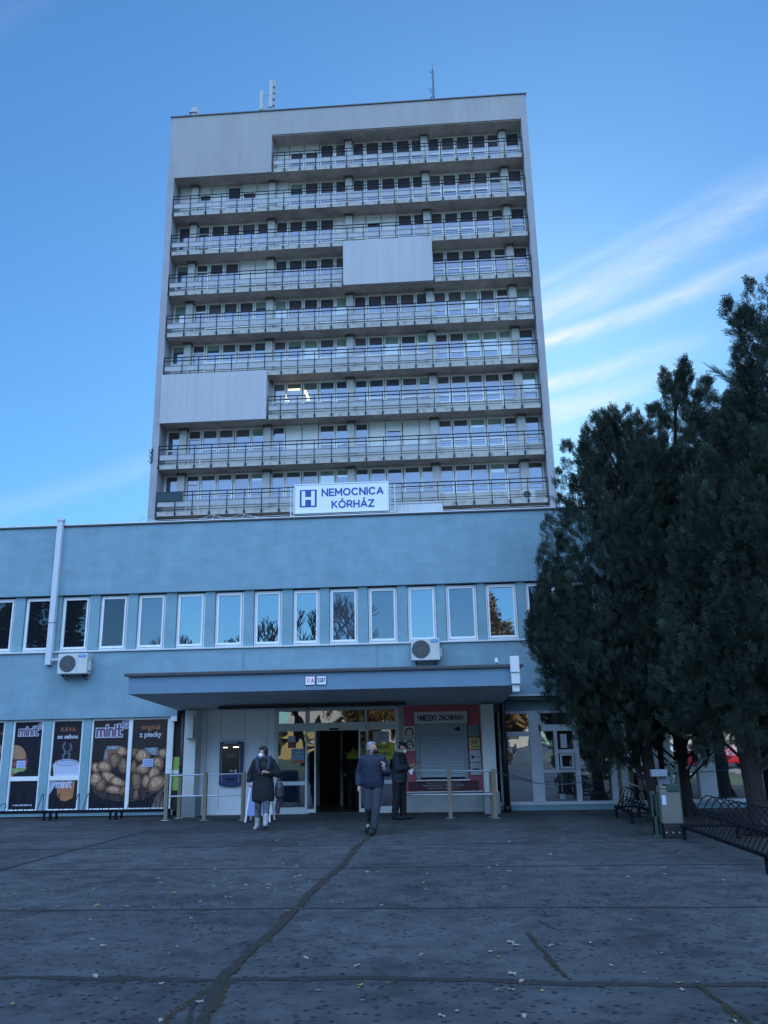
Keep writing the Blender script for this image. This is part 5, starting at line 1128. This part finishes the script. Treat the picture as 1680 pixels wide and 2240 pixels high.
# ------------------------------------------------------------ people
SKIN=mat('skin',(.42,.25,.19),.55,.06,9); HAIRD=mat('hair_dark',(.020,.014,.013),.5,.3,60,bump=.8,bs=90); HAIRG=mat('hair_grey',(.24,.24,.24),.6,.2,60,bump=.8,bs=90)
MASKW=mat('mask_white',(.72,.74,.78),.7); BLACKC=mat('black_cloth',(.006,.007,.012),.85,.25,7,bump=1.0,bs=9)
class Fig:
    def __init__(s): s.v=[]; s.f=[]
    def ell(s,c,r,rot=None,n=14,m=9):
        k=len(s.v); M=rot or Matrix.Identity(3)
        for i in range(m+1):
            ph=math.pi*i/m
            for j in range(n):
                th=2*math.pi*j/n; p=M@Vector((r[0]*math.sin(ph)*math.cos(th),r[1]*math.sin(ph)*math.sin(th),r[2]*math.cos(ph))); s.v.append((c[0]+p.x,c[1]+p.y,c[2]+p.z))
        for i in range(m):
            for j in range(n): s.f.append((k+i*n+j,k+(i+1)*n+j,k+(i+1)*n+(j+1)%n,k+i*n+(j+1)%n))
        return s
    def limb(s,pts,rad):
        for (a,b_),(r0,r1) in zip(zip(pts[:-1],pts[1:]),zip(rad[:-1],rad[1:])):
            mb=MB(); mb.tube(a,b_,r0,r1,14); k=len(s.v); s.v+=mb.v; s.f+=[tuple(i+k for i in f) for f in mb.f]
        for p,r in zip(pts,rad): s.ell(p,(r,r,r),n=12,m=8)
        return s
    def loft(s,rings,n=20):
        # rings: (cx,cy,z,rx,ry)
        k=len(s.v)
        for cx,cy,z,rx,ry in rings:
            for j in range(n): t=2*math.pi*j/n; s.v.append((cx+rx*math.cos(t),cy+ry*math.sin(t),z))
        for i in range(len(rings)-1):
            for j in range(n): s.f.append((k+i*n+j,k+i*n+(j+1)%n,k+(i+1)*n+(j+1)%n,k+(i+1)*n+j))
        s.f.append(tuple(k+j for j in reversed(range(n)))); s.f.append(tuple(k+(len(rings)-1)*n+j for j in range(n))); return s
    def build(s,name,m,parent,vox=.012,sm=4,remesh=True):
        me=bpy.data.meshes.new(name); me.from_pydata(s.v,[],s.f); me.polygons.foreach_set('use_smooth',[True]*len(s.f)); o=link(name,me,m,parent)
        if remesh:
            r=o.modifiers.new('remesh','REMESH'); r.mode='VOXEL'; r.voxel_size=vox; r.use_smooth_shade=True
            q=o.modifiers.new('smooth','SMOOTH'); q.iterations=sm; q.factor=.5
        return o
def hand(f,w,d,side,curl=.5,palmn=(0,-1,0)):
    """palm with five separate bent fingers; w wrist, d direction, side = +1/-1 thumb side along x"""
    w=Vector(w); d=Vector(d).normalized(); n=Vector(palmn); n=(n-d*n.dot(d)).normalized(); s=d.cross(n)*side
    f.limb([w,w+d*.045,w+d*.085],[.026,.032,.030]); 
    for i,(o_,l) in enumerate(((-.030,.068),(-.010,.078),(.010,.074),(.029,.060))):
        p0=w+d*.085+s*o_; p1=p0+(d*(1-curl*.5)+n*curl*.7).normalized()*l*.5; p2=p1+(d*(1-curl*1.3)+n*curl*1.4).normalized()*l*.5
        f.limb([p0-d*.02,p0,p1,p2],[.010,.0095,.0088,.0075])
    t0=w+d*.03-s*.030; t1=t0+(d*.6-s*.7+n*.3).normalized()*.035; f.limb([t0,t1,t1+(d*.8+n*.5-s*.1).normalized()*.030],[.012,.0105,.009])
def face(f,c,R_,s=1):
    """head: skull, jaw, nose, ears, brow; R_ = 3x3 rotation, face towards -Y"""
    q=lambda x,y,z: Vector(c)+R_@Vector((x*s,y*s,z*s))
    f.ell(q(0,.005,.03),(.074*s,.090*s,.095*s),R_); f.ell(q(0,-.022,-.040),(.055*s,.062*s,.060*s),R_)
    f.limb([q(0,-.088,.012),q(0,-.108,-.018)],[.010*s,.014*s]); f.ell(q(0,-.075,.028),(.052*s,.018*s,.012*s),R_)
    f.ell(q(0,-.082,-.052),(.024*s,.012*s,.010*s),R_)
    for e in (-1,1): f.ell(q(e*.076,.008,.0),(.010*s,.020*s,.030*s),R_); f.ell(q(e*.032,-.080,-.012),(.020*s,.016*s,.016*s),R_)
def eyes(t,c,R_,s=1):
    f=Fig()
    for e in (-1,1): f.ell(tuple(Vector(c)+R_@Vector((e*.030*s,-.086*s,.010*s))),(.012*s,.006*s,.006*s),R_,8,6)
    f.build('eyes',BLACKC,t,remesh=False)
def rotz(a,p=0): return (Matrix.Rotation(R(a),3,'Z')@Matrix.Rotation(R(p),3,'X'))
def person(loc,rz,label): return thing('person',loc,label,'person',rz=R(rz))
# woman in a long dark coat
t=person((-3.86,18.28,0),4,'woman in a dark knee length coat, patterned trousers and pale boots, wearing a white mask')
Hc=(-.015,-.03,1.545); HR=rotz(-28)
f=Fig(); f.loft([(0,0,.86,.15,.11),(0,0,.95,.17,.12),(0,0,1.08,.14,.10),(0,-.01,1.22,.16,.11),(0,0,1.34,.18,.10),(0,0,1.40,.10,.08)])
f.limb([(0,0,1.36),(0,-.01,1.50)],[.055,.048]); face(f,Hc,HR,.98)
for s_,K,A in ((-1,(-.10,-.02,.50),(-.115,.05,.09)),(1,(.085,-.10,.52),(.09,-.20,.14))): f.limb([(s_*.085,0,.88),K,A],[.085,.055,.038]); 
f.limb([(-.115,.05,.06),(-.13,-.08,.035)],[.035,.03]); f.limb([(.09,-.20,.12),(.095,-.31,.10)],[.035,.03])
f.limb([(-.17,0,1.36),(-.27,.03,1.12),(-.30,-.03,.96)],[.048,.038,.028]); hand(f,(-.30,-.03,.96),(.25,-.25,-.8),1,.9,(1,0,0))
f.limb([(.17,0,1.36),(.30,.02,1.13),(.10,-.17,1.15)],[.048,.038,.028]); hand(f,(.10,-.17,1.15),(-.7,-.25,.15),1,.9,(0,-.2,-1))
f.build('body',SKIN,t,.0075,3); eyes(t,Hc,HR)
f=Fig(); f.loft([(0,.0,.56,.235,.17),(0,.0,.66,.245,.18),(.0,0,.85,.235,.175),(0,0,1.05,.205,.155),(0,0,1.22,.205,.15),(0,.01,1.34,.20,.13),(0,.01,1.41,.12,.10)])
f.limb([(-.17,.01,1.35),(-.285,.03,1.12),(-.295,-.02,.99)],[.088,.075,.062]); f.limb([(.17,.01,1.35),(.315,.02,1.11),(.16,-.13,1.13)],[.088,.078,.060])
f.build('coat',BLACKC,t,.013,5)
f=Fig()
for i in range(14):
    a=R(-150+300*i/13-90+0); f.ell((.135*math.cos(R(-60+300*i/13+90+30)),.02+.10*math.sin(R(-60+300*i/13+90+30)),1.43),(.055,.05,.055))
f.limb([(-.13,-.08,1.40),(-.11,-.155,1.25),(-.06,-.17,1.12)],[.05,.045,.03]); f.limb([(.13,-.08,1.40),(.12,-.155,1.25),(.08,-.17,1.16)],[.05,.045,.03])
f.build('hood_collar',mat('collar_cloth',(.020,.024,.045),.8,.2,8),t,.013,4)
f=Fig(); f.loft([(.02,-.145,1.16,.07,.02),(.02,-.13,1.30,.065,.02),(.0,-.09,1.40,.055,.02)]); f.build('top',mat('black_top',(.006,.006,.010),.8),t,remesh=False)
f=Fig(); f.limb([(-.09,0,.8),(-.10,-.01,.50),(-.11,.04,.26)],[.10,.078,.066]); f.limb([(.08,0,.8),(.085,-.09,.52),(.088,-.15,.28)],[.10,.080,.068])
f.build('trousers',mat('camo',(.03,.045,.05),.8,c2=(.10,.12,.12),vs=11,mask=(.42,.58)),t,.012,3)
for P in ([(-.11,.04,.28),(-.115,.05,.10),(-.125,-.03,.045),(-.14,-.12,.04)],[(.088,-.15,.31),(.09,-.20,.15),(.095,-.27,.11),(.10,-.35,.125)]):
    f=Fig(); f.limb(P,[.066,.056,.045,.040]); f.build('boot',mat('boot_pale',(.30,.30,.31),.7,.1,8),t,.010,3)
f=Fig(); f.ell((.10,-.285,.070),(.045,.10,.018),Matrix.Rotation(R(-8),3,'X')); f.build('boot_sole',BLACKC,t,remesh=False)
f=Fig(); hp=lambda x,y,z: tuple(Vector(Hc)+HR@Vector((x,y,z)))
f.ell(hp(0,.025,.060),(.088,.098,.085),HR); f.ell(hp(0,.05,.0),(.085,.072,.09),HR); f.ell(hp(0,-.055,.098),(.062,.045,.035),HR)
for x in (-.07,.07): f.ell(hp(x,-.01,.03),(.022,.05,.05),HR)
f.build('hair',HAIRD,t,.009,2)
f=Fig(); f.ell(hp(0,-.085,-.045),(.052,.040,.050),HR); f.build('face_mask',MASKW,t,remesh=False)
f=Fig(); f.loft([(.33,.05,.60,.06,.09),(.34,.05,.66,.10,.12),(.34,.05,.85,.10,.12),(.33,.05,.93,.06,.09)]); f.build('handbag',mat('bag_dark',(.035,.038,.05),.5,.1,8),t,.012,3)
b=MB(); b.path([(.28,.02,.92),(.33,.0,1.14),(.38,.04,.92)],.009); b.build('bag_strap',BLACKC,t,local=True)
f=Fig(); f.loft([(.30,.10,.30,.045,.05),(.30,.10,.42,.055,.06),(.31,.10,.58,.045,.05)]); f.build('carrier_bag',mat('bag_brown',(.05,.04,.06),.6),t,.012,2)
# grey haired man in a blue jacket, walking, head turned
t=person((-1.42,17.05,0),-6,'grey haired man in a blue jacket walking from the doors, head turned right')
Hc=(-.005,-.035,1.60); HR=rotz(62)
f=Fig(); f.loft([(0,0,.88,.16,.115),(0,0,1.0,.16,.115),(0,0,1.15,.16,.115),(0,0,1.30,.19,.12),(0,0,1.40,.19,.105),(0,0,1.46,.10,.08)])
f.limb([(0,0,1.42),(0,-.015,1.55)],[.062,.055]); face(f,Hc,HR,1.05)
f.limb([(-.09,0,.90),(-.085,-.02,.50),(-.12,.22,.24)],[.09,.06,.042]); f.limb([(-.12,.22,.22),(-.16,.16,.10)],[.04,.03])
f.limb([(.09,0,.90),(.07,-.10,.50),(.02,-.10,.09)],[.09,.06,.042]); f.limb([(.02,-.10,.06),(.0,-.23,.035)],[.04,.03])
f.limb([(-.19,0,1.40),(-.27,.03,1.12),(-.27,-.06,.90)],[.052,.042,.030]); hand(f,(-.27,-.06,.90),(.02,-.12,-.95),1,.55,(1,.2,0))
f.limb([(.19,0,1.40),(.29,.02,1.14),(.24,-.14,1.22)],[.052,.042,.030]); hand(f,(.24,-.14,1.22),(.1,-.2,.9),-1,.6,(-1,0,0))
f.build('body',SKIN,t,.0075,3); eyes(t,Hc,HR,1.05)
JB=mat('jacket_blue',(.003,.006,.024),.75,c2=(.007,.019,.046),vs=3.2,bump=.5,bs=12)
f=Fig(); f.loft([(0,.0,.86,.205,.15),(0,.0,.95,.225,.165),(0,0,1.15,.225,.165),(0,0,1.30,.235,.16),(0,.0,1.41,.215,.135),(0,.0,1.49,.10,.10)])
f.limb([(-.19,.0,1.39),(-.285,.03,1.12),(-.28,-.04,.94)],[.090,.080,.066]); f.limb([(.19,.0,1.39),(.30,.02,1.14),(.27,-.08,1.16)],[.090,.080,.066]); f.build('jacket',JB,t,.013,5)
TRG=mat('trouser_grey',(.032,.038,.052),.85,.15,6,bump=.4,bs=12)
f=Fig(); f.limb([(-.09,0,.92),(-.09,-.02,.50),(-.12,.20,.27),(-.125,.22,.22)],[.115,.088,.076,.074]); f.limb([(.09,0,.92),(.07,-.09,.50),(.03,-.10,.16)],[.115,.088,.076]); f.build('trousers',TRG,t,.012,3)
for P in ([(-.125,.24,.20),(-.15,.20,.12),(-.17,.13,.055)],[(.02,-.06,.07),(.015,-.14,.06),(.0,-.27,.045)]):
    f=Fig(); f.limb(P,[.055,.048,.042]); f.build('shoe',BLACKC,t,.010,3)
hp=lambda x,y,z: tuple(Vector(Hc)+HR@Vector((x,y,z)))
f=Fig(); f.ell(hp(0,.028,.058),(.088,.092,.080),HR); f.ell(hp(0,.060,.0),(.078,.058,.075),HR); f.ell(hp(0,-.04,.10),(.06,.05,.03),HR); f.build('hair',HAIRG,t,.009,2)
f=Fig(); f.ell(hp(0,-.083,-.045),(.058,.045,.054),HR); f.build('face_mask',mat('mask_dark',(.03,.008,.012),.7),t,remesh=False)
# man in profile reading a phone
t=person((-1.06,20.2,0),72,'man in a dark coat and flat cap reading his phone beside the doors')
Hc=(0,-.085,1.585); HR=rotz(0,22)
f=Fig(); f.loft([(0,0,.88,.16,.115),(0,0,1.0,.16,.12),(0,0,1.15,.165,.125),(0,0,1.32,.19,.12),(0,.01,1.41,.19,.105),(0,0,1.47,.10,.08)])
f.limb([(0,0,1.42),(0,-.055,1.54)],[.062,.055]); face(f,Hc,HR,1.05)
f.limb([(-.09,.04,.90),(-.09,.05,.50),(-.10,.10,.09)],[.09,.06,.042]); f.limb([(.09,0,.90),(.09,-.03,.50),(.10,-.03,.09)],[.09,.06,.042])
f.limb([(-.10,.10,.06),(-.11,-.05,.03)],[.04,.03]); f.limb([(.10,-.03,.06),(.11,-.18,.03)],[.04,.03])
f.limb([(-.19,0,1.40),(-.25,-.06,1.14),(-.07,-.29,1.17)],[.052,.042,.030]); hand(f,(-.07,-.29,1.17),(.2,-.8,.2),-1,.7,(0,-.2,1))
f.limb([(.19,0,1.40),(.25,-.06,1.14),(.06,-.31,1.12)],[.052,.042,.030]); hand(f,(.06,-.31,1.12),(-.25,-.8,.1),1,.7,(0,-.2,1))
f.build('body',SKIN,t,.0075,3); eyes(t,Hc,HR,1.05)
CG=mat('coat_green',(.012,.022,.028),.8,.25,5,bump=.5,bs=12)
f=Fig(); f.loft([(0,.0,.80,.215,.165),(0,.0,.95,.22,.175),(0,0,1.15,.215,.165),(0,0,1.30,.225,.155),(0,.01,1.41,.215,.13),(0,.0,1.49,.10,.095)])
f.limb([(-.19,.0,1.39),(-.26,-.06,1.13),(-.10,-.24,1.16)],[.090,.080,.062]); f.limb([(.19,.0,1.39),(.26,-.06,1.13),(.09,-.26,1.12)],[.090,.080,.062]); f.build('coat',CG,t,.013,5)
f=Fig(); f.limb([(-.09,.03,.86),(-.09,.05,.50),(-.10,.10,.10)],[.12,.092,.08]); f.limb([(.09,0,.86),(.09,-.03,.50),(.10,-.03,.10)],[.12,.092,.08]); f.build('trousers',BLACKC,t,.012,3)
for P in ([(-.10,.13,.055),(-.105,.03,.05),(-.11,-.12,.04)],[(.10,-.0,.055),(.105,-.10,.05),(.11,-.26,.04)]):
    f=Fig(); f.limb(P,[.052,.050,.042]); f.build('shoe',BLACKC,t,.010,3)
hp=lambda x,y,z: tuple(Vector(Hc)+HR@Vector((x,y,z)))
f=Fig(); f.ell(hp(0,.015,.085),(.098,.118,.050),HR); f.ell(hp(0,-.11,.060),(.075,.060,.014),HR@Matrix.Rotation(R(18),3,'X')); f.build('cap',BLACKC,t,.009,2)
f=Fig(); f.ell(hp(0,.04,.01),(.080,.072,.07),HR); f.build('hair',HAIRD,t,.01,2)
f=Fig(); f.ell(hp(0,-.088,-.045),(.054,.044,.052),HR); f.build('face_mask',MASKW,t,remesh=False)
ph=thing('mobile_phone',(-.62,20.05,1.24),'dark mobile phone held by the man in the flat cap','phone')
b=MB(); b.bar((-.04,-.035,-.005),(.09,.0,.035),.075,.010,0); bevel(b.build('casing',DARKM,ph,local=True),.003)
b=MB(); b.bar((-.033,-.035,.0045),(.083,-.003,.0405),.062,.002,0); b.build('screen',ATD,ph,local=True)
pp=thing('folded_papers',(-.70,20.08,1.10),'folded white papers hanging from the hand of the man in the flat cap','papers')
b=MB(); b.poly([(-.12,0,.02),(.05,-.03,.07),(.08,.02,.055),(-.08,.05,0)]); b.poly([(-.16,0,-.02),(-.02,-.02,.03),(-.06,.0,-.10),(-.09,.01,-.12)]); o=b.build('sheet',mat('paper_white',(.7,.72,.75),.7),pp,local=True); m_=o.modifiers.new('s','SOLIDIFY'); m_.thickness=.003
# worker inside the lobby seen from behind
t=person((-2.50,23.75,0),176,'person in a dark jacket with a yellow shoulder yoke, seen from behind inside the doorway')
Hc=(0,-.02,1.66); HR=rotz(8)
f=Fig(); f.loft([(0,0,.9,.17,.12),(0,0,1.2,.17,.12),(0,0,1.4,.20,.12),(0,0,1.5,.10,.08)]); f.limb([(0,0,1.46),(0,-.01,1.60)],[.065,.058]); face(f,Hc,HR,1.05)
for s_ in (-1,1):
    f.limb([(s_*.09,0,.9),(s_*.10,0,.5),(s_*.11,.0,.08)],[.09,.06,.045]); f.limb([(s_*.11,0,.05),(s_*.12,-.15,.035)],[.04,.035]); f.limb([(s_*.20,0,1.44),(s_*.28,.02,1.16),(s_*.27,-.10,.94)],[.055,.045,.032]); hand(f,(s_*.27,-.10,.94),(0,-.3,-.9),s_,.5,(-s_,0,0))
f.build('body',SKIN,t,.009,3)
f=Fig(); f.loft([(0,0,.88,.21,.16),(0,0,1.1,.21,.16),(0,0,1.31,.235,.155)]); 
for s_ in (-1,1): f.limb([(s_*.21,0,1.36),(s_*.29,.02,1.16),(s_*.28,-.08,.98)],[.088,.078,.066])
f.build('jacket',BLACKC,t,.014,4)
f=Fig(); f.loft([(0,.0,1.29,.240,.160),(0,0,1.40,.225,.145),(0,0,1.50,.115,.10),(0,0,1.53,.08,.08)]); f.build('yellow_yoke',mat('yoke_yellow',(.42,.40,.03),.7),t,.014,3)
f=Fig()
for s_ in (-1,1): f.limb([(s_*.09,0,.92),(s_*.10,0,.5),(s_*.11,.0,.10)],[.12,.09,.08]); 
f.build('trousers',BLACKC,t,.014,3)
for s_ in (-1,1): f=Fig(); f.limb([(s_*.11,.03,.055),(s_*.115,-.18,.045)],[.055,.045]); f.build('shoe',BLACKC,t,.012,2)
f=Fig(); hp=lambda x,y,z: tuple(Vector(Hc)+HR@Vector((x,y,z)))
f.ell(hp(0,.028,.05),(.088,.094,.085),HR); f.ell(hp(0,.05,-.01),(.08,.06,.08),HR); f.build('hair',HAIRD,t,.01,2)
